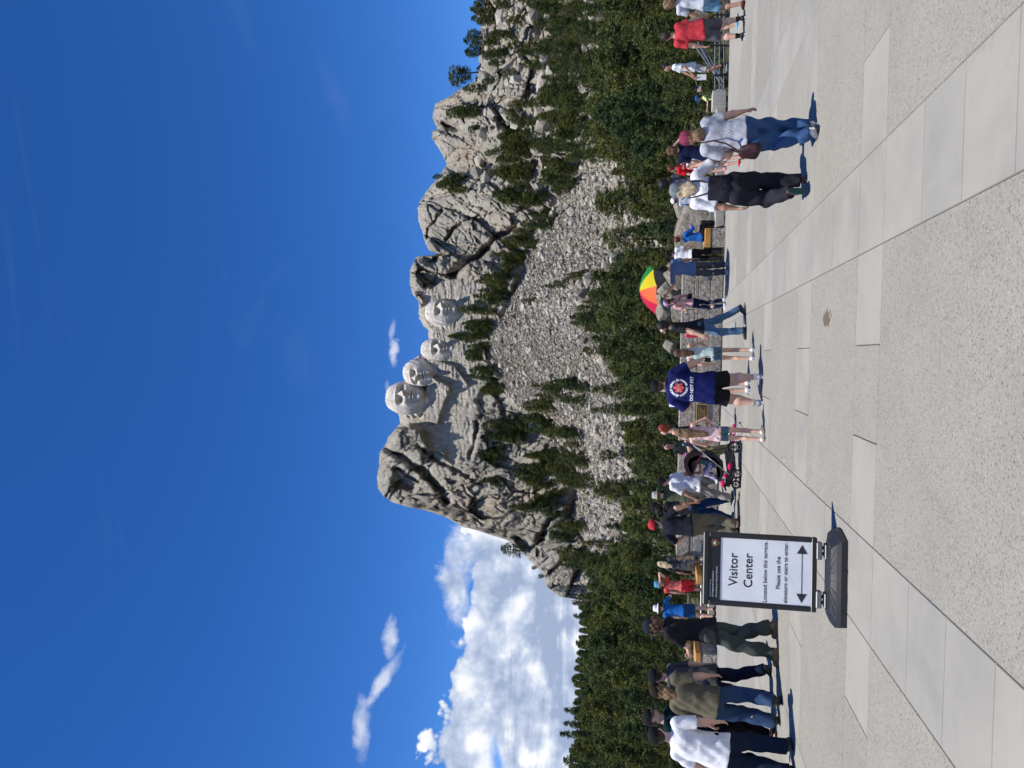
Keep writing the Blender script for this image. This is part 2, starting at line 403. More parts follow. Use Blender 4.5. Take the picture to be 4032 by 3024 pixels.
# relief: pillowy blocks cut by steep joints, tilted to one side
tilt = np.interp(PY_, [0, 900, 1500, 2100, 2400], [.3, -.5, -.1, .55, .8])
wx = W_x+tilt*(W_z-88)*.8+fbm(W_x*.05, W_z*.05, 1., 3)*6; wz = W_z+fbm(W_x*.06, W_z*.06, 7., 3)*4
rel = np.zeros(RR.shape)
F1, F2, idc, ox, oy = worley(wx/13, wz/40)
rel += (_jit[idc][..., 3]-.5)*7+(1-F1**2)*2.2+ox*(_jit[idc][..., 1]-.5)*9+oy*(_jit[idc][..., 0]-.35)*8-2.4*np.clip(1-(F2-F1)/.045, 0, 1)
F1b, F2b, idb, oxb, oyb = worley(wx/5.0+fbm(wx*.1, wz*.1, 2., 2)*.7, wz/13.)
rel += (_jit[idb][..., 3]-.5)*2.0+(1-F1b**2)*.9+oyb*(_jit[idb][..., 0]-.25)*4.2+oxb*(_jit[idb][..., 1]-.5)*3.6-1.1*np.clip(1-(F2b-F1b)/.06, 0, 1)
F1c, F2c, idc2, oxc, oyc = worley(wx/1.9+fbm(wx*.3, wz*.3, 4., 2)*.6, wz/2.6)
rel += (_jit[idc2][..., 3]-.5)*.3+oyc*(_jit[idc2][..., 1]-.3)*.8+oxc*(_jit[idc2][..., 0]-.5)*.7-.3*np.clip(1-(F2c-F1c)/.10, 0, 1)
strat = np.abs(((wz+.35*wx)*.21+fbm(wx*.08, wz*.08, 11., 3)*1.3) % 1-.5)*2
rel += (strat**6*-1.3)*np.clip(fbm(W_x*.03, W_z*.03, 17., 2)*3+.5, 0, 1)
rel += fbm(wx*.9, wz*.55, 21., 3)*.5+(_jit[idc2][..., 2]-.5)*.3
F1d, F2d, idd, oxd, oyd = worley((W_x+tilt*(W_z-88)*.8)/3.1+fbm(W_x*.2, W_z*.2, 31., 2)*.35, (W_z-.25*W_x)/9.)
rel += oyd*(_jit[idd][..., 0]-.2)*2.2+oxd*(_jit[idd][..., 1]-.5)*2.4-.8*np.clip(1-(F2d-F1d)/.07, 0, 1)
rel += fbm(W_x*.022, W_z*.02, 5., 3)*11+fbm(W_x*.35, W_z*.35, 8., 4)*.8
# rounded caps near the top of the cliff, rougher rubble low down
smooth_rel = fbm(W_x*.25, W_z*.9, 2.5, 4)*.9+fbm(W_x*.06, W_z*.05, 6.5, 3)*2.2+fbm(W_x*1.2, W_z*.5, 1.5, 2)*.25
rel = rel*(1-cm_)+smooth_rel*cm_
CR = [([(2022, 900), (1947, 940), (1897, 999), (1813, 1054), (1778, 1079)], 13, 9), ([(1640, 1005), (1700, 1030), (1720, 1010)], 14, 7), ([(1519, 1764), (1599, 1809), (1678, 1859), (1718, 1908), (1748, 1943), (1758, 1978)], 12, 10),
      ([(1574, 1888), (1619, 1918)], 20, 6), ([(2136, 2122), (2146, 2072), (2200, 2020)], 9, 7), ([(2046, 2122), (2086, 2162), (2130, 2130)], 14, 7), ([(1744, 490), (1799, 505)], 15, 12), ([(1973, 480), (2028, 520)], 20, 10),
      ([(1660, 1000), (1690, 900), (1740, 830)], 7, 5), ([(1755, 945), (1790, 900), (1850, 860)], 7, 5), ([(1700, 780), (1790, 760), (1840, 740)], 7, 5), ([(1640, 1750), (1700, 1800), (1790, 1850), (1850, 1870)], 7, 4), ([(1640, 1850), (1700, 1900), (1740, 1950)], 6, 4), ([(1560, 1840), (1650, 1900)], 6, 4),
      ([(1930, 2110), (1990, 2090), (2050, 2060)], 6, 3.5), ([(1645, 2005), (1730, 1960), (1765, 1975)], 8, 5), ([(2170, 2260), (2220, 2200), (2290, 2220)], 7, 4), ([(1760, 1945), (1830, 1930), (1900, 1900)], 6, 3),
      ([(1880, 1660), (1870, 1740), (1850, 1800)], 8, 5), ([(1722, 505), (1800, 540), (1880, 530)], 7, 4), ([(1760, 650), (1840, 620), (1900, 640)], 7, 4)]
jx = PX_+fbm(W_x*.2, W_z*.2, 12., 3)*14; jy = PY_+fbm(W_x*.2, W_z*.2, 15., 3)*14
for pts, wd, dp in CR:
    d = seglin(jx, jy, pts); rel -= dp*np.exp(-(d/wd)**2)
# a stepped chest plane under the first carved head
chest = inpoly(PX_, PY_, [(1690, 1480), (1775, 1520), (1725, 1670), (1655, 1650), (1670, 1560)]).astype(float)
chest2 = inpoly(PX_, PY_, [(1668, 1400), (1790, 1440), (1850, 1520), (1760, 1560), (1690, 1480)]).astype(float)
for _ in range(2):
    for q in (chest, chest2): q[1:-1, 1:-1] = (q[1:-1, 1:-1]*2+q[:-2, 1:-1]+q[2:, 1:-1]+q[1:-1, :-2]+q[1:-1, 2:])/6
rel += chest*4.0+chest2*2.5
edge_fade = np.zeros(RR.shape); i2 = np.where(ZN[:, 0] == 2)[0]
edge_fade[i2] = np.clip(np.linspace(0, 1, len(i2))*18, 0, 1)[:, None]*np.clip((H_S*320)/10, 0, 1)[None, :]
edge_fade[ZN[:, 0] == 3] = .6
rel *= edge_fade
# rough ground of the rubble fan and the wood
gr = (ZN <= 1)*np.clip((RR-60)/80, 0, 1)
rr_low = fbm(W_x*.05, RR*.03, 3., 4)*9*gr*(1-edge_fade)
F1g, F2g, idg, oxg, oyg = worley(W_x/4.+fbm(W_x*.1, RR*.1, 1., 2), RR/9.)
rr_low += (ZN <= 1)*gr*((_jit[idg][..., 3]-.5)*4)*(PY_ < 2400)
RRd = RR-rel+0*rr_low
TEd = TE.copy()
zz = CAMH+TEd*RR
zz = np.where(ZN == 2, CAMH+TEd*RRd, zz+rr_low*.12*(ZN <= 1))
zz = np.where(ZN == 2, zz, CAMH+TE*RR+np.where(ZN <= 1, rr_low*.1, 0))
RRf = np.where(ZN == 2, RRd, RR-rel*(ZN == 3))
VX = np.stack([np.sin(AA)*RRf, np.cos(AA)*RRf, zz], -1)
nr, nc = RR.shape
ii = np.arange((nr-1)*nc).reshape(nr-1, nc)[:, :-1].ravel()
Fq = np.stack([ii, ii+1, ii+nc+1, ii+nc], 1)
talus_poly = [(2306, 636), (2231, 716), (2197, 815), (2131, 900), (2085, 1000), (1982, 1258), (1937, 1323), (1927, 1397), (1962, 1442), (1997, 1546), (2046, 1606), (2146, 1646), (2190, 1750), (2230, 1850), (2275, 1930), (2262, 2050), (2320, 2160), (2345, 2222), (2400, 2180), (2450, 2020), (2470, 1850), (2440, 1620), (2400, 1440), (2310, 1313), (2268, 1273), (2265, 1198), (2360, 1049), (2490, 985), (2520, 900), (2495, 815), (2470, 721), (2396, 671), (2415, 612)]
tal = inpoly(PX_, PY_, talus_poly)
me = mkmesh('mountain', VX.reshape(-1, 3), [Fq], True)
def fattr(me, name, arr):
    a = me.attributes.new(name, 'FLOAT', 'POINT'); a.data.foreach_set('value', np.ascontiguousarray(arr, np.float32).ravel())
fattr(me, 'carved', cm_*edge_fade)
fattr(me, 'talus', tal.astype(float))
fattr(me, 'soil', (ZN <= 1)*(~tal))
warm = np.zeros(RR.shape)
for (a, b, r_) in [(1740, 2010, 60), (1810, 1995, 70), (1820, 1040, 40), (1990, 930, 60), (1710, 1640, 35), (1860, 1180, 90), (1930, 2010, 60), (2080, 1960, 80), (1780, 420, 40), (1840, 600, 50), (1800, 1330, 40), (1720, 1310, 30)]:
    warm = np.maximum(warm, np.exp(-((PX_-a)**2+(PY_-b)**2)/r_**2))
fattr(me, 'warm', warm)
m, t, p = material('granite_mountain')
tc = t.n('ShaderNodeTexCoord').outputs['Object']
def attr(t, n): return t.n('ShaderNodeAttribute', attribute_name=n).outputs['Fac']
n1 = t.noise(tc, .06, 6, .62, .8); n2 = t.noise(tc, .5, 6, .65); n3 = t.noise(tc, 2.2, 4, .6)
base = t.ramp(n1, [(.30, lin(140, 136, 124)), (.45, lin(172, 166, 152)), (.6, lin(186, 179, 164)), (.75, lin(156, 151, 138))])
base = t.mix(t.ramp(n2, [(.38, 0.), (.62, .62)]), base, lin(134, 128, 116))
base = t.mix(t.math('MULTIPLY', t.ramp(n3, [(.5, 0.), (.7, 1.)]), .4), base, lin(188, 180, 166))
base = t.mix(t.math('MULTIPLY', attr(t, 'warm'), t.ramp(n2, [(.35, .1), (.6, .6)])), base, lin(180, 156, 132))
mpc = t.n('ShaderNodeMapping'); mpc.inputs['Scale'].default_value = (1., 1., .12); t.l(tc, mpc.inputs[0])
streaks = t.noise(mpc.outputs[0], .9, 5, .6)
carv = t.ramp(streaks, [(.3, lin(150, 142, 128)), (.5, lin(182, 174, 160)), (.7, lin(202, 194, 180))])
base = t.mix(attr(t, 'carved'), base, carv)
base = t.mix(attr(t, 'talus'), base, t.ramp(t.noise(tc, 1.2, 4), [(.35, lin(86, 80, 70)), (.65, lin(128, 120, 106))]))
soil = t.ramp(n2, [(.35, lin(66, 68, 44)), (.5, lin(92, 88, 66)), (.62, lin(140, 134, 118))])
base = t.mix(attr(t, 'soil'), base, soil)
t.l(base, p.inputs['Base Color']); p.inputs['Roughness'].default_value = .95; p.inputs['Specular IOR Level'].default_value = .15
hb = t.math('ADD', t.noise(tc, .8, 8, .68, .5), t.math('MULTIPLY', t.noise(mpc.outputs[0], 3., 3), .35))
bump(t, p, hb, 1., 1.6)
MOUNT = m
link('mountain', me, m, kind='structure', label='grey granite mountain with a carved cliff above a rubble slope')

_ti = np.where(ZN[:, 0] <= 2)[0]
def surf(x, y):
    """terrain point hit by the sight line through a photo point"""
    a, te_ = aztel(x, y); a = float(a); te_ = float(te_)
    j = (a-AZ[0])/(AZ[1]-AZ[0]); j0 = int(np.clip(j, 0, NA-2)); f = np.clip(j-j0, 0, 1)
    col = TE[_ti, j0]*(1-f)+TE[_ti, j0+1]*f
    # walk up the column (angles rise with range beyond the near dip)
    k = np.searchsorted(np.maximum.accumulate(col), te_)
    k = int(np.clip(k, 1, len(col)-1))
    q = VX[_ti[k], j0 if f < .5 else j0+1]
    return q.copy(), math.hypot(q[0], q[1])
def ground_at(X, Y):
    a = math.atan2(X, Y); r_ = math.hypot(X, Y); j0 = int(np.clip(round((a-AZ[0])/(AZ[1]-AZ[0])), 0, NA-1))
    rc = RR[_ti, j0]; return float(np.interp(r_, rc, VX[_ti, j0, 2]))

# far wooded ridge behind and the plain round about
fa = np.linspace(-1.2, 1.2, 260); fr = np.linspace(0, 1, 26)
ft = np.interp(fa, *[np.array(v) for v in curve_az([(2330, 2100), (2330, 2444), (2332, 2556), (2318, 2648), (2316, 2728), (2320, 2800), (2322, 2900), (2300, 3018), (2310, 3400)])])
ft = ft+fbm(fa*60, fa*0, fa*0, 4)*.002
VF = np.stack([np.sin(fa)[None]*(380+420*fr[:, None]), np.cos(fa)[None]*(380+420*fr[:, None]), 8+(CAMH+ft*800-8)[None]*np.sin(fr*1.5708)[:, None]**1.3+fbm(fa[None]*30, fr[:, None]*6, 0., 3)*5], -1)
VF2 = VF[-1].copy(); VF2[:, :2] *= 1.5; VF2[:, 2] = -20; VF = np.concatenate([VF, VF2[None]])
ii = np.arange((VF.shape[0]-1)*260).reshape(-1, 260)[:, :-1].ravel()
m, t, p = material('wooded_hill')
tc = t.n('ShaderNodeTexCoord').outputs['Object']
t.l(t.ramp(t.noise(tc, .12, 6, .7), [(.4, (.018, .030, .018, 1)), (.6, (.045, .062, .036, 1))]), p.inputs['Base Color']); p.inputs['Roughness'].default_value = 1
bump(t, p, t.noise(tc, .25, 5, .7), 1., 4.)
link('far_hill', mkmesh('far_hill', VF.reshape(-1, 3), [np.stack([ii, ii+1, ii+261, ii+260], 1)]), m, kind='structure')
mb = MB(); a_ = np.linspace(0, 2*np.pi, 65)[:-1]
Vg = np.concatenate([np.stack([np.sin(a_)*r_, np.cos(a_)*r_, 0*a_+z_], 1) for r_, z_ in ((1, -9), (600, -9), (3500, -30))])
mb.add(Vg, [[i*64+k, i*64+(k+1) % 64, (i+1)*64+(k+1) % 64, (i+1)*64+k] for i in range(2) for k in range(64)])
mb.build('ground', m, kind='structure')

# carved heads: plain colossal faces
def carved_head(cx, cy, hpx, wpx, yaw, pitch, hair, label, rdist=None, seed=0, proud=.5):
    q, r_ = surf(cx, cy)
    az_, te_ = [float(v) for v in aztel(cx, cy)]
    rm = np.median([surf(cx+dx, cy+dy)[1] for dx in (-30, 0, 30) for dy in (-30, 0, 30)]) if rdist is None else rdist
    hm = hpx/FPX*rm/2*1.03; wm = wpx/FPX*rm/2
    nu, nv = 150, 150
    u = np.linspace(-1, 1, nu)*np.pi*.62; v = np.linspace(-1, 1, nv)*np.pi*.5
    U, V = np.meshgrid(u, v)
    sgn = lambda a, e: np.sign(a)*np.abs(a)**e
    x = sgn(np.cos(V), .75)*sgn(np.sin(U), .9); y = sgn(np.cos(V), .75)*sgn(np.cos(U), .9); z = sgn(np.sin(V), .92)
    x = x*(1-.20*np.clip(-z, 0, 1)**2); y = y*(1-.0*z)
    g = lambda x0, z0, sx_, sz_: np.exp(-((x-x0)/sx_)**2-((z-z0)/sz_)**2)
    fr_ = np.clip(y*1.5, 0, 1)
    d = 0
    d = d+.11*g(0, .27, .50, .08)                                   # brow
    for s in (-1, 1):
        d = d-.42*g(.34*s, .09, .18, .115)**.8+.12*g(.34*s, .065, .085, .05)+.05*g(.34*s, .17, .15, .03)
        d = d+.07*g(.46*s, -.20, .20, .16)-.05*g(.42*s, -.45, .14, .16)
        d = d+.09*g(.13*s, -.20, .07, .06)
    nose = np.clip(1-np.abs(x)/(.10+.10*np.clip((.2-z)/.4, 0, 1)), 0, 1)**.7*np.clip((.24-z)/.42, 0, 1)*(z > -.245)
    d = d+.58*nose
    d = d+.07*g(0, -.40, .24, .045)+.12*g(0, -.54, .20, .05)-.20*g(0, -.465, .28, .025)-.06*g(0, -.62, .22, .05)+.20*g(0, -.82, .26, .13)
    d = d-.07*g(0, -.31, .05, .06)
    hz = hair['line']+.10*np.cos(x*3); hm_ = 1/(1+np.exp(-(z-hz)/.025)); side = 1/(1+np.exp(-(np.abs(x)-hair['side'])/.03))*(z > -.35)
    hh = np.clip(hm_+side, 0, 1)
    d = d*1.45*fr_*(1-hh*.9)+hh*(.045+.02*np.sin(U*14+z*10+seed)+.03*fbm(U*3+seed, V*6, 1., 3))
    d = d+.012*fbm(x*6+seed, z*6, 2., 4)
    nrm = np.stack([x*.55, y, z*.25], -1)
    Pt = np.stack([x*wm, y*wm*1.02, z*hm], -1)+nrm/np.linalg.norm(nrm, axis=-1)[..., None]*d[..., None]*hm*.60
    c = np.array([math.sin(az_)*(rm-proud*wm), math.cos(az_)*(rm-proud*wm), CAMH+te_*(rm-proud*wm)])
    M = rotz(yaw-az_+np.pi)@rotx(pitch)@roty(hair.get('roll', 0))
    Pt = Pt.reshape(-1, 3)@M.T
    ii = np.arange((nv-1)*nu).reshape(nv-1, nu)[:, :-1].ravel()
    th, ph = np.meshgrid(np.linspace(.02, np.pi-.02, 60), np.linspace(0, 2*np.pi, 90), indexing='ij')
    bx_, by_, bz_ = np.sin(th)*np.cos(ph), np.sin(th)*np.sin(ph), np.cos(th)
    rb_ = 1+.10*fbm(bx_*3+seed, by_*3, bz_*3, 4)+.04*np.sin(bz_*22+bx_*3)*(bz_ < .4)
    Bk = np.stack([bx_*rb_*wm*1.10, by_*rb_*wm*.9-wm*.60, bz_*rb_*hm*1.02-hm*.10], -1).reshape(-1, 3)@M.T
    Nk = np.stack([bx_*rb_*wm*.62, by_*rb_*wm*.62-wm*.25, bz_*rb_*hm*.55-hm*.95], -1).reshape(-1, 3)@M.T
    i3 = (np.arange(59*90).reshape(59, 90)[:, :-1]).ravel(); qb = np.stack([i3, i3+90, i3+91, i3+1], 1); n0_ = len(Pt)
    Pt = np.concatenate([Pt, Bk, Nk])
    o = link('carved_head', mkmesh('carved_head', Pt, [np.concatenate([np.stack([ii, ii+1, ii+nu+1, ii+nu], 1), qb+n0_, qb+n0_+5400])]), CARV, label=label, category='stone carving', group='colossal heads carved in the cliff')
    o.location = c
    return o
m, t, p = material('carved_granite')
tc = t.n('ShaderNodeTexCoord').outputs['Object']
mpc = t.n('ShaderNodeMapping'); mpc.inputs['Scale'].default_value = (1., 1., .2); t.l(tc, mpc.inputs[0])
cc = t.ramp(t.noise(mpc.outputs[0], .35, 6, .65, .6), [(.3, lin(166, 159, 147)), (.5, lin(198, 191, 179)), (.7, lin(214, 208, 197))])
cc = t.mix(t.ramp(t.noise(tc, .22, 4), [(.5, 0.), (.7, .45)]), cc, lin(178, 158, 138))
t.l(cc, p.inputs['Base Color']); p.inputs['Roughness'].default_value = .9; p.inputs['Specular IOR Level'].default_value = .15
bump(t, p, t.noise(tc, .9, 6, .6), .6, .4)
CARV = m
carved_head(1606, 1567, 172, 132, R(14), R(4), dict(line=.78, side=.88), 'foremost and highest carved stone head, wholly in front of the cliff', seed=1, proud=.5)
carved_head(1658, 1466, 142, 112, R(-22), R(8), dict(line=.74, side=.86, roll=R(8)), 'carved stone head just right of the highest one, turned to the right and tilted up', seed=2, proud=.2)
carved_head(1733, 1377, 152, 92, R(16), R(2), dict(line=.72, side=.84), 'smallest showing carved stone head, set deep in the recess of the cliff', seed=3, proud=-.4)
carved_head(1748, 1232, 146, 104, R(28), R(4), dict(line=.70, side=.84, roll=R(-3)), 'carved stone head at the right end of the row, under a dark rock cap', seed=4, proud=-.15)

# ------------------------------------------------------------------ rubble
def rockmesh(name, n, seed, sub=1):
    bm = bmesh.new(); bmesh.ops.create_icosphere(bm, subdivisions=sub, radius=1)
    r0 = np.random.default_rng(seed)
    for v in bm.verts:
        v.co *= 1+r0.normal()*.18
    k = Vector((1, r0.uniform(.5, .9), r0.uniform(.35, .75)))
    for v in bm.verts: v.co = Vector((v.co.x*k.x, v.co.y*k.y, v.co.z*k.z))
    V = np.array([v.co[:] for v in bm.verts]); F = np.array([[v.index for v in f.verts] for f in bm.faces]); bm.free(); return V, F
protos = [rockmesh('r', 0, s) for s in range(10)]
def scatter_rocks(pts, sizes, name, mat, **props):
    Vs, Fs, n = [], [], 0; cols = []
    for (q, s) in zip(pts, sizes):
        V, F = protos[rng.integers(len(protos))]
        a, b, c = rng.random(3)*6.28
        V = (V@(rotz(a)@rotx(b)@roty(c)).T)*s+q
        Vs.append(V); Fs.append(F+n); n += len(V); cols.append(np.full(len(V), rng.random()))
    me = mkmesh(name, np.concatenate(Vs), [np.concatenate(Fs)], False)
    fattr(me, 'shade', np.concatenate(cols))
    return link(name, me, mat, **props)
m, t, p = material('rubble_stone')
tc = t.n('ShaderNodeTexCoord').outputs['Object']
c1 = t.ramp(attr(t, 'shade'), [(0., lin(112, 105, 94)), (.3, lin(142, 136, 124)), (.65, lin(176, 170, 157)), (1., lin(152, 141, 126))])
t.l(t.mix(t.ramp(t.noise(tc, 1.5, 4), [(.45, 0.), (.7, .5)]), c1, lin(120, 116, 108)), p.inputs['Base Color']); p.inputs['Roughness'].default_value = .95; p.inputs['Specular IOR Level'].default_value = .15
RUB = m
cand = np.argwhere((ZN[:-1, :-1] == 1) & tal[:-1, :-1])
cells = cand[rng.integers(len(cand), size=30000)]
pts = []; szs = []
for (i, j) in cells:
    a, b = rng.random(2)
    q = VX[i, j]*(1-a)*(1-b)+VX[i+1, j]*a*(1-b)+VX[i, j+1]*(1-a)*b+VX[i+1, j+1]*a*b
    s = min(1.9, .33*(1+rng.pareto(3.0))); pts.append(q+np.array([0, 0, s*.38])); szs.append(s)
# weight is even per row cell; loose blocks on the steep right hand slope too
cand = np.argwhere((ZN[:-1, :-1] >= 1) & (ZN[:-1, :-1] <= 2) & (PY_[:-1, :-1] < 760) & (PX_[:-1, :-1] > 1860) & (~tal[:-1, :-1]))
for (i, j) in cand[rng.integers(len(cand), size=1500)]:
    s = min(4.2, .7*(1+rng.pareto(2.2))); pts.append(VX[i, j]+np.array([0, 0, s*.2])); szs.append(s)
cand = np.argwhere((ZN[:-1, :-1] <= 1) & (~tal[:-1, :-1]) & (PX_[:-1, :-1] < 2640) & (PY_[:-1, :-1] < 2250) & (RR[:-1, :-1] > 150))
for (i, j) in cand[rng.integers(len(cand), size=4500)]:
    s = min(3., .6*(1+rng.pareto(2.4))); pts.append(VX[i, j]+np.array([0, 0, s*.2])); szs.append(s)
scatter_rocks(pts, szs, 'rubble', RUB, kind='stuff', label='pale broken granite rubble covering the slope below the cliff', category='rubble')

# ------------------------------------------------------------------ trees
def leaf_cloud(kind, seed, nclump, nleaf, ls):
    r0 = np.random.default_rng(seed); Vs = []; N = 0
    C = []; S = []
    lo = {'spire': .05, 'pine': .09, 'old': .30}[kind]
    lean = r0.normal(size=2)*.03
    for k in range(nclump):
        tt = lo+(1-lo)*r0.random()**(1.25 if kind == 'spire' else .9)
        if kind == 'spire': prof = .215*(1-tt)**.85+.015
        elif kind == 'pine': prof = .195*math.sin(min(1, max(0.03, (1.02-tt)/(1-lo)))**.62*2.2)*.95
        else: prof = .20*math.sin(min(1, (1.05-tt)/(1-lo))**.6*2.5)
        lay = math.floor(tt*13+seed)/13
        a = r0.random()*6.28+lay*5
        prof *= .72+.55*_jit[int(a*3+seed*7+lay*91) % 4096, 0]
        rr = prof*(.25+.75*r0.random()**.45)
        c = np.array([rr*math.cos(a)+lean[0]*tt, rr*math.sin(a)+lean[1]*tt, tt*.97+(-.10 if kind == 'spire' else .03)*rr])
        C.append(c); S.append(.022+.028*r0.random())
    C = np.array(C); S = np.array(S)
    n = nclump*nleaf
    cc = np.repeat(C, nleaf, 0); ss = np.repeat(S, nleaf)
    pos = cc+r0.normal(size=(n, 3))*np.array([1, 1, .55])*ss[:, None]*.62
    d1 = r0.normal(size=(n, 3)); d1[:, 2] = d1[:, 2]*.5+.15; d1 /= np.linalg.norm(d1, axis=1)[:, None]
    d2 = np.cross(d1, r0.normal(size=(n, 3))); d2 /= np.linalg.norm(d2, axis=1)[:, None]
    sz = ls*(.6+.8*r0.random(n))[:, None]
    V = np.stack([pos-d2*sz*.5, pos+d2*sz*.5, pos+d1*sz*1.3], 1).reshape(-1, 3)
    F = np.arange(n*3).reshape(-1, 3)
    sh_ = np.repeat(np.repeat(r0.random(nclump), nleaf), 3)
    return V, F, sh_
m, t, p = material('pine_needles')
oi = t.n('ShaderNodeObjectInfo').outputs['Random']
c1 = t.ramp(attr(t, 'shade'), [(0., (.040, .056, .018, 1)), (.5, (.088, .108, .033, 1)), (1., (.145, .162, .050, 1))])
c2 = t.ramp(oi, [(0., (.55, .72, .85, 1)), (.3, (.85, .95, .95, 1)), (.7, (1.1, 1.05, .85, 1)), (1., (1.3, 1.15, .85, 1))])
t.l(t.mix(1., c1, c2, 'MULTIPLY'), p.inputs['Base Color']); p.inputs['Roughness'].default_value = .8; p.inputs['Specular IOR Level'].default_value = .25
tr = t.n('ShaderNodeBsdfTranslucent'); t.l(t.mix(1., c1, c2, 'MULTIPLY'), tr.inputs[0])
mx = t.n('ShaderNodeMixShader'); mx.inputs[0].default_value = .25; t.l(p.outputs[0], mx.inputs[1]); t.l(tr.outputs[0], mx.inputs[2])
t.l(mx.outputs[0], [n for n in t.nt.nodes if n.type == 'OUTPUT_MATERIAL'][0].inputs[0])
NEED = m
m, t, p = material('dead_needles'); t.l(t.ramp(attr(t, 'shade'), [(0., (.07, .062, .05, 1)), (1., (.13, .115, .095, 1))]), p.inputs['Base Color']); DEADN = m
BARK = plain('bark', (.10, .065, .045, 1), .95, .35, 3.)
KINDS = []
for kind, seed in (('pine', 1), ('pine', 2), ('pine', 3), ('pine', 4), ('spire', 5), ('spire', 6), ('spire', 7), ('old', 8), ('old', 9)):
    V, F, sh_ = leaf_cloud(kind, seed, 230, 23, .0175 if kind != 'spire' else .0165)
    me = mkmesh('crown', V, [F], False); fattr(me, 'shade', sh_); me.materials.append(NEED)
    r0 = np.random.default_rng(seed); mb = MB()
    mb.tube([(0, 0, -.06), (r0.normal()*.004, 0, .3), (0, r0.normal()*.006, .6), (0, 0, .95)], [.018, .014, .009, .002], 7)
    for k in range(9):
        a = r0.random()*6.28; z0 = .25+.6*r0.random(); L_ = .16*(1.05-z0)+.04
        mb.tube([(0, 0, z0), (math.cos(a)*L_*.5, math.sin(a)*L_*.5, z0+.01), (math.cos(a)*L_, math.sin(a)*L_, z0+.03)], [.005, .0035, .001], 4, False)
    fs = []
    if mb.F4: fs.append(np.concatenate(mb.F4))
    if mb.F3: fs.append(np.concatenate(mb.F3))
    tm = mkmesh('trunk', np.concatenate(mb.V), fs); tm.materials.append(BARK)
    KINDS.append((kind, me, tm, V, F, sh_))
dc = KINDS[1][1].copy(); dc.materials.clear(); dc.materials.append(DEADN); dc.name = 'dead_crown'
def tree(loc, h, k, label, group=None, width=1., dead=False, lean=0.):
    o = empty('pine_tree', loc, rng.random()*6.28, 1, label=label, category='tree')
    if group: o['group'] = group
    o.scale = (h*width, h*width, h)
    if lean: o.rotation_euler[0] = lean
    link('crown', dc if dead else KINDS[k][1], None, o); link('trunk', KINDS[k][2], None, o)
    return o
def in_talus(x, y): return bool(inpoly(np.array([x]), np.array([y]), talus_poly)[0])
# (a) trees one can point to:  base x, y, top x  (photo px), kind, label
SKY_TREES = [(1890, 285, 1769, 7, 'tall open pine on the right skyline, reaching highest above the rocks', 1.5), (1890, 154, 1826, 1, 'small round pine on the skyline right of the tall open pine', 1.3),
             (1892, 205, 1834, 0, 'bushy pine on the skyline between the tall open pine and the small round one', 1.5), (1744, 690, 1704, 2, 'tiny dark pine in a notch of the cliff top', 1.3),
             (2070, 2168, 1974, 0, 'round bushy pine standing alone on the left shoulder of the cliff against the cloud', 1.35), (2122, 2234, 2094, 8, 'little wind-bent pine low on the left cliff edge', 1.2), (2152, 2268, 2120, 8, 'small crooked pine on a thin trunk, lowest on the left cliff edge', 1.3),
             (1890, 35, 1858, 1, 'low pine on the skyline at the far right edge', 1.3)]
for bx, by, tx, k, lb, wd in SKY_TREES:
    q, r_ = surf(bx, by); a, te1 = aztel(tx, by); h = (CAMH+float(te1)*r_)-q[2]
    tree(q, h*1.04, k, lb, None, wd)
# (b) groups: boxes (x0 top, x1 base, y0, y1, count)
GB = [(1918, 2122, 572, 706, 16, 'R'), (1988, 2097, 736, 796, 7, 'R'), (2117, 2296, 622, 746, 14, 'R'), (1774, 1859, 691, 751, 5, 'R'), (1789, 1918, 423, 507, 6, 'R'), (2000, 2110, 520, 600, 6, 'R'), (2090, 2180, 750, 800, 4, 'R'),
      (1962, 2131, 900, 1000, 9, 'F'), (2131, 2200, 830, 900, 5, 'F'), (1912, 2046, 1064, 1139, 6, 'F'), (1980, 2100, 1000, 1064, 5, 'F'), (1862, 2036, 1119, 1198, 8, 'F'), (1843, 1962, 1198, 1298, 8, 'F'), (1803, 1872, 1298, 1338, 2, 'F'), (1872, 1945, 1290, 1345, 3, 'F'), (1857, 1942, 1347, 1412, 4, 'F'), (1877, 1972, 1437, 1497, 5, 'F'), (1937, 1997, 1517, 1551, 3, 'F'),
      (1942, 2086, 1636, 1725, 9, 'F'), (1927, 2086, 1665, 1774, 9, 'F'), (2086, 2206, 1600, 1700, 9, 'F'), (1902, 1997, 1764, 1854, 7, 'F'), (2161, 2310, 1690, 1774, 7, 'F'), (2076, 2216, 1749, 1859, 8, 'F'), (2216, 2335, 1769, 1829, 6, 'F'), (2042, 2200, 1839, 1918, 8, 'F'), (2180, 2360, 1839, 1918, 9, 'F'), (1882, 2027, 1883, 1918, 5, 'F'),
      (2111, 2270, 1918, 2028, 9, 'F'), (2056, 2136, 1968, 2013, 4, 'F'), (2216, 2320, 2048, 2137, 7, 'F'), (2226, 2375, 2162, 2241, 9, 'F'), (2121, 2230, 1487, 1600, 7, 'F'), (2180, 2330, 1500, 1611, 8, 'F'), (2080, 2120, 1180, 1200, 1, 'F'), (2190, 2250, 1100, 1130, 2, 'F'), (2100, 2130, 960, 1000, 1, 'F'), (2290, 2380, 1230, 1300, 5, 'F'), (2270, 2330, 1070, 1110, 3, 'F')]
LABF = 'dark green conifer rooted along the foot of the cliff and the rubble slope'
LABR = 'dark pine growing among the rocks of the right hand mountainside'
LABW = 'dark green pine of the dense wood below the mountain'
specs = []
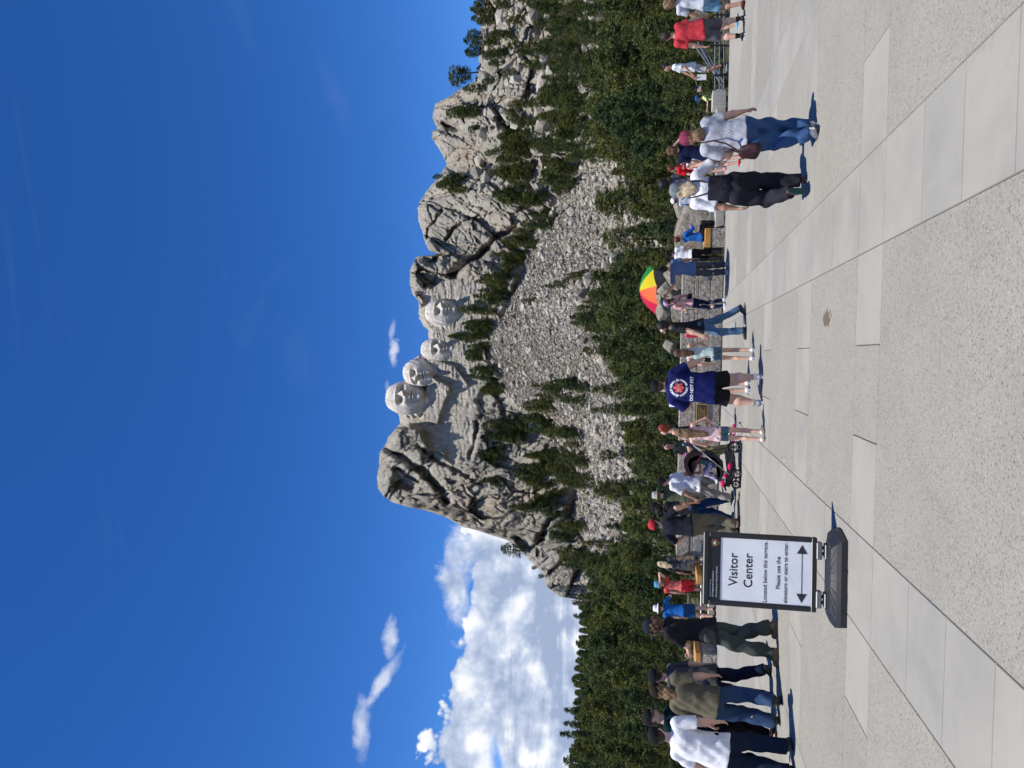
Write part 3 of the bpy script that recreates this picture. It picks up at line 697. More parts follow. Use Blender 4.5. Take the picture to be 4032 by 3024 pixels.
GL = ['dark pine of the broad dense clump on the rocks right of the notched cliff', 'pine of the small clump between two ribs of the cliff above the rubble top', 'pine of the clump directly above the top right tip of the rubble', 'pine of the tuft high on the cliff under its right crest', 'pine of the tuft in the cleft below the rightmost summit block', 'pine of the clump midway down the rocks under the summit cleft', 'pine low on the cliff just left of the rubble tip',
'conifer of the tree line under the overhanging right part of the cliff', 'conifer at the upper edge of the rubble, right part', 'conifer of the clump rising below the right edge of the carved wall', 'conifer in the shade under the slanting dark cleft', 'tall conifer of the large clump right below the rightmost carved head', 'conifer of the clump left below the rightmost carved head', 'slender conifer standing up under the gap between the two right heads', 'conifer at the top left of the rubble under the gap', 'conifer of the round clump below the set-back head', 'conifer of the lone clump under the second head from the left', 'conifer of the small clump under the foremost head',
'conifer of the clump on the left upper corner of the rubble', 'conifer of the dense clump under the smooth wall left of the heads', 'conifer of the clump growing down into the rubble on the left', 'conifer of the dark clump under the left rock dome', 'conifer standing in the left arm of the rubble', 'conifer of the column of trees on the streaked grey slab', 'conifer at the inner edge of the left rubble arm', 'conifer of the clump below the left dome on pale rock', 'conifer of the vertical row of trees down the left rubble', 'narrow conifer on the pale broken rock under the left dome',
'conifer of the dark clump in the shade of the left buttress', 'scrubby conifer on the left buttress', 'conifer of the clump at the foot of the left buttress', 'conifer of the thin clump at the far left rubble tip', 'conifer of the island of trees in the middle of the rubble, upper half', 'conifer of the island of trees in the middle of the rubble, lower half', 'single bush-like conifer high on the rubble', 'small conifer pair on the open rubble', 'single small conifer at the rubble top on the right', 'conifer of the clump poking into the rubble from below', 'small conifer among big blocks low on the rubble']
for gi2, (x0, x1, y0, y1, n, g) in enumerate(GB):
    for k in range(n):
        y = rng.uniform(y0, y1); f = (k+.6)/n; bx = x0+(x1-x0)*(.45+.55*f)
        hp = rng.uniform(65, 112)*min(1, (x1-x0)/110+.35)
        q, r_ = surf(bx, y); specs.append((q, hp/FPX*r_*1.05, rng.choice([4, 5, 6, 0, 2]) if g == 'F' else rng.choice([0, 1, 2, 3, 7]), GL[gi2], 'conifer clump '+str(gi2), hp))
nmid = len(specs)
# right hand mountainside, scattered
for _ in range(260):
    y = rng.uniform(-120, 640); x = rng.uniform(1910, 2330)
    if rng.random() > np.interp(x, [1900, 2080, 2220, 2330], [.38, .42, .95, 1.]): continue
    if 330 < y < 560 and x < 2130 and rng.random() < .6: continue
    q, r_ = surf(x, y); hp = rng.uniform(55, 105); specs.append((q, hp/FPX*r_, rng.choice([0, 1, 2, 3, 8]), LABR, 'pines on the rocky right hand slope', hp))
# the wood: jittered grid over the valley floor
step = 4.6
for gx in np.arange(-150, 150, step):
    for gy in np.arange(46, 285, step):
        X = gx+rng.uniform(-.5, .5)*step; Y = gy+rng.uniform(-.5, .5)*step; r_ = math.hypot(X, Y); a = math.atan2(X, Y)
        if abs(a) > .56: continue
        z = ground_at(X, Y); px_, py_ = [float(v) for v in pix(a, (z-CAMH)/r_)]
        if py_ < 2380 and r_ > float(np.interp(a, AZ, R_B))+(4 if py_ > 640 else 60): continue
        if in_talus(px_, py_) and rng.random() > (.03 if py_ < 1600 else .10): continue
        if py_ > 2380 and r_ > 275: continue
        hcap = 240
        pdrop = .17+(.25 if 300 < py_ < 700 and 2300 < px_ < 2560 else 0)+(.35 if 1150 < py_ < 1330 and px_ < 2700 and px_ > 2560 else 0)
        if rng.random() < pdrop: continue
        h = (5.5+8.5*rng.random()**1.5)*(.85 if r_ > 200 else 1.)
        if r_ < 110: h *= np.interp(r_, [45, 75, 110], [.32, .5, .75])
        top = float(pix(a, (z+h-CAMH)/r_)[0])
        if in_talus(top+12, py_) and not in_talus(px_, py_) and rng.random() < .95: continue
        specs.append((np.array([X, Y, z]), h, rng.choice([0, 1, 2, 3, 4, 5, 6, 6, 4, 8]), LABW, 'pines of the dense wood', (h/r_*FPX*(.6 if r_ > 200 else 1)*(.01 if abs(a) > .5 else 1)) if r_ > 95 else 30))
order = sorted(range(len(specs)), key=lambda i: -(specs[i][5]+(160 if i < nmid else 0)))
ind = order[:290]; rest = order[290:]
for i in ind:
    q, h, k, lb, g, hp = specs[i]; tree(q-np.array([0, 0, .1]), h, int(k), lb, g, 1.1 if k < 4 else 1.0)
# the rest: one object, trees instanced on points
node_protos = []
for kind, cme, tme, V, F, sh_ in KINDS:
    bm = bmesh.new(); bm.from_mesh(cme); nf = len(bm.faces); bm.from_mesh(tme)
    bm.faces.ensure_lookup_table()
    for f in bm.faces[nf:]: f.material_index = 1
    me = bpy.data.meshes.new('tree_shape'); bm.to_mesh(me); bm.free(); me.materials.append(NEED); me.materials.append(BARK)
    node_protos.append(me)
def forest(name, items, **props):
    """joined instancing through one geometry node tree per shape"""
    pts = np.array([s[0] for s in items]); me = mkpoints(name, pts)
    a = me.attributes.new('hh', 'FLOAT', 'POINT'); a.data.foreach_set('value', np.array([s[1] for s in items], np.float32))
    a = me.attributes.new('kk', 'INT', 'POINT'); a.data.foreach_set('value', np.array([s[2] for s in items], np.int32))
    a = me.attributes.new('rz', 'FLOAT', 'POINT'); a.data.foreach_set('value', (rng.random(len(items))*6.28).astype(np.float32))
    o = link(name, me, None, **props)
    ng = bpy.data.node_groups.new(name+'_nodes', 'GeometryNodeTree'); ng.is_modifier = True
    ng.interface.new_socket('Geometry', in_out='INPUT', socket_type='NodeSocketGeometry'); ng.interface.new_socket('Geometry', in_out='OUTPUT', socket_type='NodeSocketGeometry')
    gi = ng.nodes.new('NodeGroupInput'); go = ng.nodes.new('NodeGroupOutput'); J = ng.nodes.new('GeometryNodeJoinGeometry')
    def na(n, ty):
        d = ng.nodes.new('GeometryNodeInputNamedAttribute'); d.data_type = ty; d.inputs['Name'].default_value = n; return d.outputs['Attribute']
    hh, kk, rz = na('hh', 'FLOAT'), na('kk', 'INT'), na('rz', 'FLOAT')
    cx = ng.nodes.new('ShaderNodeCombineXYZ'); ng.links.new(rz, cx.inputs[2])
    for k, pm in enumerate(node_protos):
        po = bpy.data.objects.new('pine_shape', pm)
        oi_ = ng.nodes.new('GeometryNodeObjectInfo'); oi_.inputs['Object'].default_value = po
        cmp_ = ng.nodes.new('FunctionNodeCompare'); cmp_.data_type = 'INT'; cmp_.operation = 'EQUAL'
        ng.links.new(kk, [s for s in cmp_.inputs if s.type == 'INT'][0]); [s for s in cmp_.inputs if s.type == 'INT'][1].default_value = k
        ip = ng.nodes.new('GeometryNodeInstanceOnPoints')
        ng.links.new(gi.outputs[0], ip.inputs['Points']); ng.links.new(cmp_.outputs[0], ip.inputs['Selection'])
        ng.links.new(oi_.outputs['Geometry'], ip.inputs['Instance'])
        ng.links.new(cx.outputs[0], ip.inputs['Rotation']); ng.links.new(hh, ip.inputs['Scale']); ng.links.new(ip.outputs[0], J.inputs[0])
    ng.links.new(J.outputs[0], go.inputs[0])
    md = o.modifiers.new('trees', 'NODES'); md.node_group = ng
    return o
def mkpoints(name, P):
    me = bpy.data.meshes.new(name); me.vertices.add(len(P)); me.vertices.foreach_set('co', np.asarray(P, np.float32).ravel()); me.update(); return me
forest('forest', [specs[i] for i in rest], kind='stuff', label='remaining smaller pines of the dark green wood on the lower slopes', category='forest')
# far ridge wood
far = []
for _ in range(4200):
    a = rng.uniform(-.60, -.20); f = rng.uniform(.55, 1.)
    i = int((a+1.2)/2.4*259); jrow = int(f*25); q = VF[jrow, i]
    far.append((q.copy()-np.array([0, 0, 1.5]), rng.uniform(6, 11.5), int(rng.choice([0, 1, 2, 3, 3, 2, 8]))))
forest('distant_forest', far, kind='stuff', label='far wooded ridge behind the near hill', category='forest')
# a few trees on the near left hill that break the skyline
for bx, by, tx, k in [(2330, 2400, 2290, 0), (2340, 2755, 2275, 1), (2335, 2800, 2290, 3), (2320, 2935, 2262, 0), (2310, 2965, 2238, 1), (2300, 3005, 2215, 3), (2310, 2985, 2240, 2)]:
    q, r_ = surf(bx+25, by); a, te1 = aztel(tx, by); tree(q, (CAMH+float(te1)*r_)-q[2], k, 'pine of the near left hill whose top stands above the ridge line', 'pines breaking the left ridge line', 1.2)
for bx, by, hp in [(2560, 700, 90), (2470, 120, 95), (2640, 60, 90), (2500, 1440, 100), (2480, 220, 80)]:
    q, r_ = surf(bx, by); tree(q, hp/FPX*r_, 1, 'bare grey-brown dying pine among green ones', 'dying pines', 1.3, True)

# boulders and the walkway beyond the terrace
def boulder(px_, py_, wpx, hpx, Y, label, seed, slab=False):
    c = at(px_, py_, Y); s = Y/FPX
    bm = bmesh.new(); bmesh.ops.create_icosphere(bm, subdivisions=4, radius=1)
    V = np.array([v.co[:] for v in bm.verts]); F = np.array([[v.index for v in f.verts] for f in bm.faces]); bm.free()
    r0 = np.random.default_rng(seed)
    for k in range(16):
        n = r0.normal(size=3); n /= np.linalg.norm(n); dd = r0.uniform(.42, .80); e = V@n-dd; V = V-np.clip(e, 0, 1)[:, None]*n*.92
    nz = fbm(V[:, 0]*2+seed, V[:, 1]*2, V[:, 2]*2, 5)
    V = V*(1+.10*nz[:, None])*np.array([wpx*s*.72, wpx*s*.6, hpx*s*.74])
    o = link('boulder', mkmesh('boulder', V, [F], True), BOUL, label=label, category='boulder', group='boulders beyond the terrace wall'); o.location = c
    o.rotation_euler = (0, r0.uniform(-.3, .3), 0)
m, t, p = material('boulder_granite')
tc = t.n('ShaderNodeTexCoord').outputs['Object']
cb = t.ramp(t.noise(tc, .9, 7, .65, .5), [(.3, lin(96, 90, 80)), (.5, lin(138, 130, 116)), (.7, lin(164, 155, 140))])
cb = t.mix(t.ramp(t.noise(tc, 3., 4), [(.55, 0.), (.7, .5)]), cb, lin(108, 108, 88))
t.l(cb, p.inputs['Base Color']); p.inputs['Roughness'].default_value = .95
bump(t, p, t.noise(tc, 2.5, 9, .65, .8), .9, .25)
BOUL = m
BL = [(2745, 900, 190, 170, 40, 'broad sloping outcrop of pale rock behind the timber bench'), (2700, 820, 90, 100, 44, 'smaller sloping rock right of the broad outcrop'), (2600, 1115, 110, 85, 48, 'pale boulder below the right half of the rainbow umbrella'), (2655, 1080, 90, 80, 42, 'boulder behind the umbrella holder, low by the wall'), (2640, 1150, 80, 90, 44, 'rounded boulder behind the woman in the lilac cap'), (2605, 1190, 75, 60, 50, 'small boulder under the left edge of the umbrella'),
      (2628, 1225, 70, 65, 46, 'boulder between the lilac cap and the walking man'), (2680, 1235, 60, 60, 40, 'boulder touching the top of the wall behind the walking man'), (2640, 1365, 50, 60, 50, 'narrow boulder above the wall left of the walking man'), (2760, 60, 60, 60, 60, 'boulder beyond the railing near the right edge')]
for i, (a, b, c, d, e, f) in enumerate(BL): boulder(a, b, c, d, e, f, i+3)
DARKM = plain('dark_steel', (.03, .03, .033, 1), .5, .1, metal=.4)
STEEL = plain('steel_rail', (.30, .31, .31, 1), .4, .08, metal=.7)
# stepped walkway with a stone parapet seen between the trees
root = empty('walkway_parapet', at(2700, 850, 55), label='dark stone-edged walkway ramp descending behind the trees right of the bench', category='walkway')
mb = MB(); 
for k in range(12):
    q = at(2645+k*5.2, 905-k*10, 52+k*.7)-np.array(root.location); mb.box(q+np.array([0, 0, -.5]), (.30, .22, .30), rotz(.1), bev=.04)
mb.build('parapet', plain('dark_stone', (.10, .095, .085, 1), .9, .3, 4., bmp=.5), root)
mb = MB(); A = at(2625, 905, 52)-np.array(root.location); B_ = at(2690, 790, 60)-np.array(root.location); mb.tube([A, B_], .05, 6)
for k in range(6):
    q = A+(B_-A)*k/5; mb.tube([q, q-np.array([0, 0, 1.])], .03, 5)
mb.build('handrail', DARKM, root)
# ------------------------------------------------------------------ terrace
def warp(xg, yg): return xg+(.044-.0068*xg)*(yg-8), yg-.045*xg
m, t, p = material('exposed_aggregate')
tc = t.n('ShaderNodeTexCoord').outputs['Object']
rnd = t.n('ShaderNodeObjectInfo').outputs['Random']
v1 = t.n('ShaderNodeTexVoronoi', feature='F1'); v1.inputs['Scale'].default_value = 78; t.l(tc, v1.inputs['Vector'])
v2 = t.n('ShaderNodeTexVoronoi', feature='F1'); v2.inputs['Scale'].default_value = 44; t.l(tc, v2.inputs['Vector'])
sp = t.n('ShaderNodeSeparateColor'); t.l(v1.outputs['Color'], sp.inputs[0]); sp2 = t.n('ShaderNodeSeparateColor'); t.l(v2.outputs['Color'], sp2.inputs[0])
AG = 1.0
peb = t.ramp(sp.outputs[0], [(0., lin(96, 95, 91)), (.14, lin(126, 123, 114)), (.45, lin(145, 141, 131)), (.75, lin(154, 149, 138)), (.93, lin(148, 138, 124)), (1., lin(170, 165, 154))], 'LINEAR')
big = t.math('MULTIPLY', t.math('GREATER_THAN', sp2.outputs[0], .90), t.math('LESS_THAN', v2.outputs['Distance'], .36))
c = t.mix(big, peb, t.ramp(sp2.outputs[1], [(0., lin(84, 85, 88)), (.6, lin(118, 115, 109)), (1., lin(172, 168, 158))]))
cement = t.ramp(t.noise(tc, 1.4, 6, .6), [(.35, lin(138, 135, 126)), (.65, lin(150, 146, 136))])
c = t.mix(t.ramp(v1.outputs['Distance'], [(.35, 0.), (.6, .75)]), c, cement)
c = t.mix(t.ramp(t.noise(tc, .5, 5, .6), [(.4, 0.), (.7, .26)]), c, lin(124, 121, 114))
c = t.mix(t.ramp(t.noise(tc, 1.9, 7, .7, 1.), [(.58, 0.), (.70, .25)]), c, lin(108, 106, 100))
pos = gnd(3255, 1255)
mpn = t.n('ShaderNodeMapping'); mpn.inputs['Location'].default_value = (-pos[0], -pos[1], 0); t.l(tc, mpn.inputs[0])
mps = t.n('ShaderNodeMapping'); mps.inputs['Scale'].default_value = (1., .45, 1); t.l(mpn.outputs[0], mps.inputs[0])
ln = t.n('ShaderNodeVectorMath', operation='LENGTH'); t.l(mps.outputs[0], ln.inputs[0])
stn = t.math('GREATER_THAN', t.math('SUBTRACT', t.math('MULTIPLY', t.noise(tc, 16, 4, .6), .26), ln.outputs['Value']), .045)
c = t.mix(t.math('MULTIPLY', stn, .85), c, lin(92, 74, 56))
c = t.mix(1., c, t.ramp(rnd, [(0., (.89, .90, .89, 1)), (1., (.98, .97, .94, 1))]), 'MULTIPLY')
t.l(c, p.inputs['Base Color']); p.inputs['Roughness'].default_value = .85
bump(t, p, t.math('ADD', t.math('MULTIPLY', v1.outputs['Distance'], -.5), t.math('MULTIPLY', t.noise(tc, 120, 3), .4)), .55, .006)
AGG = m
m, t, p = material('smooth_concrete')
tc = t.n('ShaderNodeTexCoord').outputs['Object']; rnd = t.n('ShaderNodeObjectInfo').outputs['Random']
c = t.ramp(t.noise(tc, .9, 8, .62, .4), [(.3, lin(134, 131, 123)), (.5, lin(146, 142, 132)), (.7, lin(155, 149, 138))])
c = t.mix(t.ramp(t.noise(tc, 4.5, 5, .65, .8), [(.55, 0.), (.75, .35)]), c, lin(136, 135, 130))
c = t.mix(t.ramp(t.noise(tc, 2.1, 3), [(.60, 0.), (.8, .45)]), c, lin(158, 142, 128))
c = t.mix(t.ramp(t.noise(tc, 1.3, 7, .7, 1.2), [(.56, 0.), (.66, .28)]), c, lin(118, 117, 112))
mpx = t.n('ShaderNodeMapping'); mpx.inputs['Scale'].default_value = (3., 60, 1); t.l(tc, mpx.inputs[0])
c = t.mix(t.math('MULTIPLY', t.noise(mpx.outputs[0], 1., 3), .14), c, lin(120, 120, 116))
c = t.mix(t.math('MULTIPLY', t.math('GREATER_THAN', t.noise(tc, 38, 2), .76), .5), c, lin(116, 114, 110))
c = t.mix(1., c, t.ramp(rnd, [(0., (.95, .96, .97, 1)), (.5, (1., 1., 1., 1)), (1., (1.03, 1.02, 1., 1))]), 'MULTIPLY')
t.l(c, p.inputs['Base Color']); p.inputs['Roughness'].default_value = .8
bump(t, p, t.noise(tc, 90, 4), .25, .003)
SMO = m
terr = empty('terrace', (0, 0, 0), kind='structure', label='broad concrete viewing terrace of jointed slabs')
JOINT = plain('joint_sand', lin(84, 81, 74), .95, .2, 20.)
mb = MB()
V = []
for z in (-.014, -.9):
    for x, y in ((-16, -2), (16, -2), (16, 21.25), (-16, 21.25)):
        X, Y = warp(x, y); V.append((X, Y, z))
mb.add(V, [[0, 1, 2, 3], [7, 6, 5, 4], [0, 4, 5, 1], [1, 5, 6, 2], [2, 6, 7, 3], [3, 7, 4, 0]])
mb.build('slab_bed', JOINT, terr, False)
def slab(x0, x1, y0, y1, mat, dz=0.):
    g = .003; gi_ = .007; V = []
    for z, k in ((-.05, g), (-.007, g), (0., gi_)):
        for x, y in ((x0+k, y0+k), (x1-k, y0+k), (x1-k, y1-k), (x0+k, y1-k)):
            X, Y = warp(x, y); V.append((X, Y, z+dz))
    mb = MB(); mb.add(V, [[8, 9, 10, 11]]+[[i, (i+1) % 4, (i+1) % 4+4, i+4] for i in range(4)]+[[i+4, (i+1) % 4+4, (i+1) % 4+8, i+8] for i in range(4)])
    mb.build('paving_slab', mat, terr, False)
XI = []; bx = -13.9
bands = [(-14.8, -14.), (-11.6, -10.8), (-8.4, -7.6), (-5.2, -4.38), (-2.0, -1.2), (1.24, 2.06), (4.42, 5.24), (7.6, 8.4), (10.8, 11.6), (14., 14.8)]
rows = [(-1.8, 1.2, 'f'), (1.2, 6.42, 'f'), (6.42, 7.17, 'b'), (7.17, 9.2, 'f'), (9.2, 10.05, 'b'), (10.05, 12.25, 'f'), (12.25, 13.08, 'b'), (13.08, 15.1, 'f'), (15.1, 15.9, 'b'), (15.9, 17.95, 'f'), (17.95, 18.7, 'b'), (18.7, 21.2, 'f')]
for bi, (b0, b1) in enumerate(bands):
    for (y0, y1, ty) in rows:
        cuts = [y0]+([3.2, 4.2, 4.87, 5.55] if y0 == 1.2 else ([(y0+y1)/2] if ty == 'f' else []))+[y1]
        for a, b in zip(cuts[:-1], cuts[1:]): slab(b0, b1, a, b, SMO)
    if bi+1 < len(bands):
        f0, f1 = b1, bands[bi+1][0]; mid = (f0+f1)/2+.03
        for ri, (y0, y1, ty) in enumerate(rows):
            if ty == 'f': slab(f0, f1, y0, y1, AGG if y0 < 18 else SMO); continue
            if bi == 4:
                mids = (-.36, .44); ms = SMO if ri == 4 else AGG; slab(f0, mids[0], y0, y1, SMO); slab(mids[0], mids[1], y0, y1, ms); slab(mids[1], f1, y0, y1, SMO)
            elif bi == 5 and ri == 2: slab(f0, 2.93, y0, y1, SMO); slab(2.93, f1, y0, y1, AGG)
            elif ri in (4, 8): slab(f0, mid, y0, y1, SMO); slab(mid, f1, y0, y1, SMO)
            else: slab(f0, mid-.4, y0, y1, SMO); slab(mid-.4, mid+.4, y0, y1, AGG); slab(mid+.4, f1, y0, y1, SMO)

# granite of wall, blocks
m, t, p = material('split_granite')
tc = t.n('ShaderNodeTexCoord').outputs['Object']; rnd = t.n('ShaderNodeObjectInfo').outputs['Random']
v = t.n('ShaderNodeTexVoronoi', feature='F1'); v.inputs['Scale'].default_value = 16; t.l(tc, v.inputs['Vector'])
a = t.noise(tc, 9, 7, .72, 1.2)
c = t.ramp(a, [(.30, lin(70, 68, 64)), (.44, lin(126, 121, 113)), (.56, lin(162, 156, 146)), (.72, lin(196, 189, 178))])
c = t.mix(t.ramp(t.noise(tc, 30, 3), [(.6, 0.), (.72, .8)]), c, lin(52, 50, 50))
c = t.mix(t.math('MULTIPLY', t.math('GREATER_THAN', rnd, .72), .22), c, lin(168, 138, 124))
t.l(c, p.inputs['Base Color']); p.inputs['Roughness'].default_value = .9
bump(t, p, t.noise(tc, 8, 6, .65, .6), 1., .05)
GRAN = m
m, t, p = material('coping_granite')
tc = t.n('ShaderNodeTexCoord').outputs['Object']
t.l(t.ramp(t.noise(tc, 14, 6, .7), [(.3, lin(150, 146, 136)), (.6, lin(178, 172, 160))]), p.inputs['Base Color'])
bump(t, p, t.noise(tc, 30, 4), .3, .01)
CURB = m
def frame2(A, B):
    A = np.array(A, float); B = np.array(B, float); d = B-A; L = np.linalg.norm(d[:2]); u = d/L; a = math.atan2(u[1], u[0]); return A, L, a
def stone_course(root, A, B, z0, z1, depth, lens, mat, name='granite_block', off=0.):
    A, L, a = frame2(A, B); s = -off; i = 0
    while s < L:
        l = lens[i % len(lens)]; i += 1
        a0 = max(s, 0); a1 = min(s+l, L); s += l
        if a1-a0 < .08: continue
        mb = MB(); pr = rng.uniform(0, .03)
        c = np.array([(a0+a1)/2, depth/2-pr/2, (z0+z1)/2])
        mb.box(c, ((a1-a0)/2-.007, depth/2+pr/2, (z1-z0)/2-.006), bev=.012)
        mb.xf(np.vstack([np.hstack([rotz(a), (A-np.array(root.location))[:, None]]), [0, 0, 0, 1]]))
        mb.build(name, mat, root, False)
WB = gnd(2851, 1030); WA = gnd(2819, 2197)
wall = empty('stone_wall', WA, label='waist-high wall of rough split granite blocks along the terrace edge', category='wall')
mb = MB(); A_, L_, a_ = frame2(WA, WB)
mb.box((L_/2, .30, .55), (L_/2-.02, .22, .535)); mb.xf(np.vstack([np.hstack([rotz(a_), np.zeros((3, 1))]), [0, 0, 0, 1]])); mb.build('mortar_core', JOINT, wall, False)
for (z0, z1, ln_, off) in ((0, .34, [1.95, 1.6, 2.2], .4), (.34, .66, [2.1, 1.75], 1.1), (.66, .76, [1.5, 2.4, 1.9], .3), (.76, 1.12, [2.2, 1.9, 1.7], .9)):
    stone_course(wall, WA, WB, z0, z1, .6, ln_, GRAN, off=off)
def on_wall(s_px, v_px):  # point on the wall face for a photo point
    d = ray(v_px, s_px); u = (WB-WA); n = np.array([u[1], -u[0], 0]); n /= np.linalg.norm(n)
    tt = ((WA-np.array([0, 0, CAMH]))@n)/(d@n); return np.array([0, 0, CAMH])+d*tt
TXT = {}
def text_arrays(s, size, bold=0., align='CENTER', space=1.):
    cu = bpy.data.curves.new('txt', 'FONT'); cu.body = s; cu.size = size; cu.align_x = align; cu.align_y = 'CENTER'; cu.offset = bold; cu.resolution_u = 3; cu.space_character = space
    o = bpy.data.objects.new('txt', cu); COL.objects.link(o); dg = bpy.context.evaluated_depsgraph_get(); me = o.evaluated_get(dg).to_mesh()
    V = np.array([v.co[:] for v in me.vertices]); me.calc_loop_triangles(); F = np.array([tr_.vertices[:] for tr_ in me.loop_triangles])
    o.evaluated_get(dg).to_mesh_clear(); bpy.data.objects.remove(o); return V, F
def textmesh(items, name, mat, parent, O, U, Vv, N):
    """items: (text, u, v, size, bold, align) laid on plane O + u U + v V, offset along N"""
    mb = MB()
    for s, u, v, size, bold, al in items:
        V, F = text_arrays(s, size, bold, al)
        mb.add(np.array(O)+np.outer(V[:, 0]+u, U)+np.outer(V[:, 1]+v, Vv)+np.array(N), F)
    return mb.build(name, mat, parent, False)
BRASS = plain('brass', (.75, .52, .18, 1), .35, .1, metal=.8)
BRONZE = plain('dark_bronze', (.045, .028, .018, 1), .5, .2)
ua = (WB-WA)/np.linalg.norm(WB-WA); un = np.array([ua[1], -ua[0], 0])   # un points to the camera
ang = math.atan2(ua[1], ua[0])
def plate(yc, vc, wpx, hpx, label, border=True, txt=None):
    c = on_wall(yc, vc); c2 = on_wall(yc-wpx/2, vc); hw = np.linalg.norm(c2-c); hh = hpx/wpx*hw
    r0 = empty('plaque', c+un*.045, ang, label=label, category='plaque')
    mb = MB()
    if border:
        mb.box((0, 0, 0), (hw, .012, hh)); mb.build('border', BRASS, r0, False)
        mb = MB(); mb.box((0, -.006, 0), (hw-.018, .012, hh-.018)); mb.build('panel', BRONZE, r0, False)
        rows_ = [('MOUNT RUSHMORE NATIONAL MEMORIAL', .62), ('GRAND VIEW TERRACE', .1), ('DEDICATED', -.35)] if txt is None else txt
        textmesh([(s_, 0, v_*hh*.8, .038, .0006, 'CENTER') for s_, v_ in rows_], 'lettering', BRASS, r0, (0, -.019, 0), (1, 0, 0), (0, 0, 1), (0, 0, 0))
    else:
        mb.box((0, 0, 0), (hw, .012, hh)); mb.build('panel', plain('grey_plate', lin(128, 134, 136), .4, .06, metal=.3), r0, False)
# lettering on the brass plaque cannot be made out: short raised lines stand for it
def raised_lines(r0, hw, hh):
    mb = MB()
    for v_, n in ((.55, 1.), (.28, .95), (0, .6), (-.25, .5), (-.5, .8)):
        x = -hw*.72*n
        while x < hw*.72*n:
            l = rng.uniform(.012, .03); mb.box((x+l/2, -.020, v_*hh), (l/2, .002, .006)); x += l+.009
    mb.build('lettering', BRASS, r0, False)
def plate2(yc, vc, wpx, hpx, label):
    c = on_wall(yc, vc); hw = np.linalg.norm(on_wall(yc-wpx/2, vc)-c); hh = hpx/wpx*hw
    r0 = empty('plaque', c+un*.05, ang, label=label, category='plaque')
    mb = MB(); mb.box((0, 0, 0), (hw, .012, hh)); mb.build('border', BRASS, r0, False)
    mb = MB(); mb.box((0, -.006, 0), (hw-.02, .012, hh-.02)); mb.build('panel', BRONZE, r0, False)
    raised_lines(r0, hw, hh)
plate2(1625, 2763, 70, 43, 'dark bronze plaque with brass border on the granite wall beside the man in navy')
plate(1096, 2778, 22, 16, 'small grey plate on the wall behind the umbrella holder', False)
plate(2156, 2751, 47, 19, 'wide grey plate on the wall left of the man in the red cap', False)

def kerb(pa, pb, h, label, ends=True):
    A = gnd(*pa); B = gnd(*pb); r0 = empty('parapet', A, label=label, category='parapet')
    stone_course(r0, A, B, 0, h, .38, [1.9], CURB, 'coping_stone')
kerb((2853, 893), (2859, 348), .26, 'low pale stone parapet running from the timber bench to the right')
kerb((2800, 3200), (2812, 2650), .19, 'low pale stone parapet at the far left behind the men')
kerb((2813, 2572), (2819, 2200), .19, 'low pale stone parapet between the left bench and the granite wall')
A = gnd(2862, 348)+np.array([0, .05, 0]); 
r0 = empty('parapet_block', A, label='taller pale block ending the right hand parapet', category='block')
mb = MB(); mb.box((-.25, .2, .19), (.24, .2, .19), bev=.015); mb.build('block', CURB, r0, False)
WOOD = None
m, t, p = material('varnished_timber')
tc = t.n('ShaderNodeTexCoord').outputs['Object']; mpw = t.n('ShaderNodeMapping'); mpw.inputs['Scale'].default_value = (2, 2, 22); t.l(tc, mpw.inputs[0])
t.l(t.ramp(t.noise(mpw.outputs[0], 1.5, 5, .6, .4), [(.3, lin(150, 104, 46)), (.7, lin(196, 148, 78))]), p.inputs['Base Color']); p.inputs['Roughness'].default_value = .5
WOOD = m
def bench(yl, yr, vbase, vst, vtop, Y, label, bolts=True):
    A = at(vbase, yl, Y); B = at(vbase, yr, Y); zt_ = at(vst, (yl+yr)/2, Y)[2]; zw = at(vtop, (yl+yr)/2, Y)[2]
    w_ = B[0]-A[0]; c = np.array([(A[0]+B[0])/2, Y, 0])
    r0 = empty('timber_bench', c, -.05, label=label, category='bench')
    mb = MB(); mb.box((0, .5, zt_/2), (w_/2, .5, zt_/2), bev=.015); mb.build('stone_base', GRAN, r0, False)
    mb = MB(); mb.box((0, .5, zt_+.006), (w_/2+.01, .51, .006)); mb.build('steel_plate', DARKM, r0, False)
    for k in range(3):
        mb = MB(); mb.box((0, .17+.33*k, (zt_+zw)/2+.006), (w_/2, .155, (zw-zt_)/2-.004), bev=.008); b_ = mb.build('beam', WOOD, r0, False)
        if k == 0:
            for sx_ in (-.38, .38):
                for dz in (-.25, .25):
                    mb = MB(); mb.ell((sx_*w_, .012, (zt_+zw)/2+dz*(zw-zt_)), (.012, .008, .012), 8); mb.build('bolt', DARKM, r0)
bench(970, 896, 2853, 2801, 2777, 20.9, 'timber seat on a granite block with a person in blue sitting behind it')
bench(2650, 2577, 2812, 2762, 2738, 20.9, 'timber seat on a granite block left of the man with folded arms')
bench(2306, 2266, 2818, 2767, 2744, 20.9, 'timber seat peeping out between the women left of the wall and the sign')
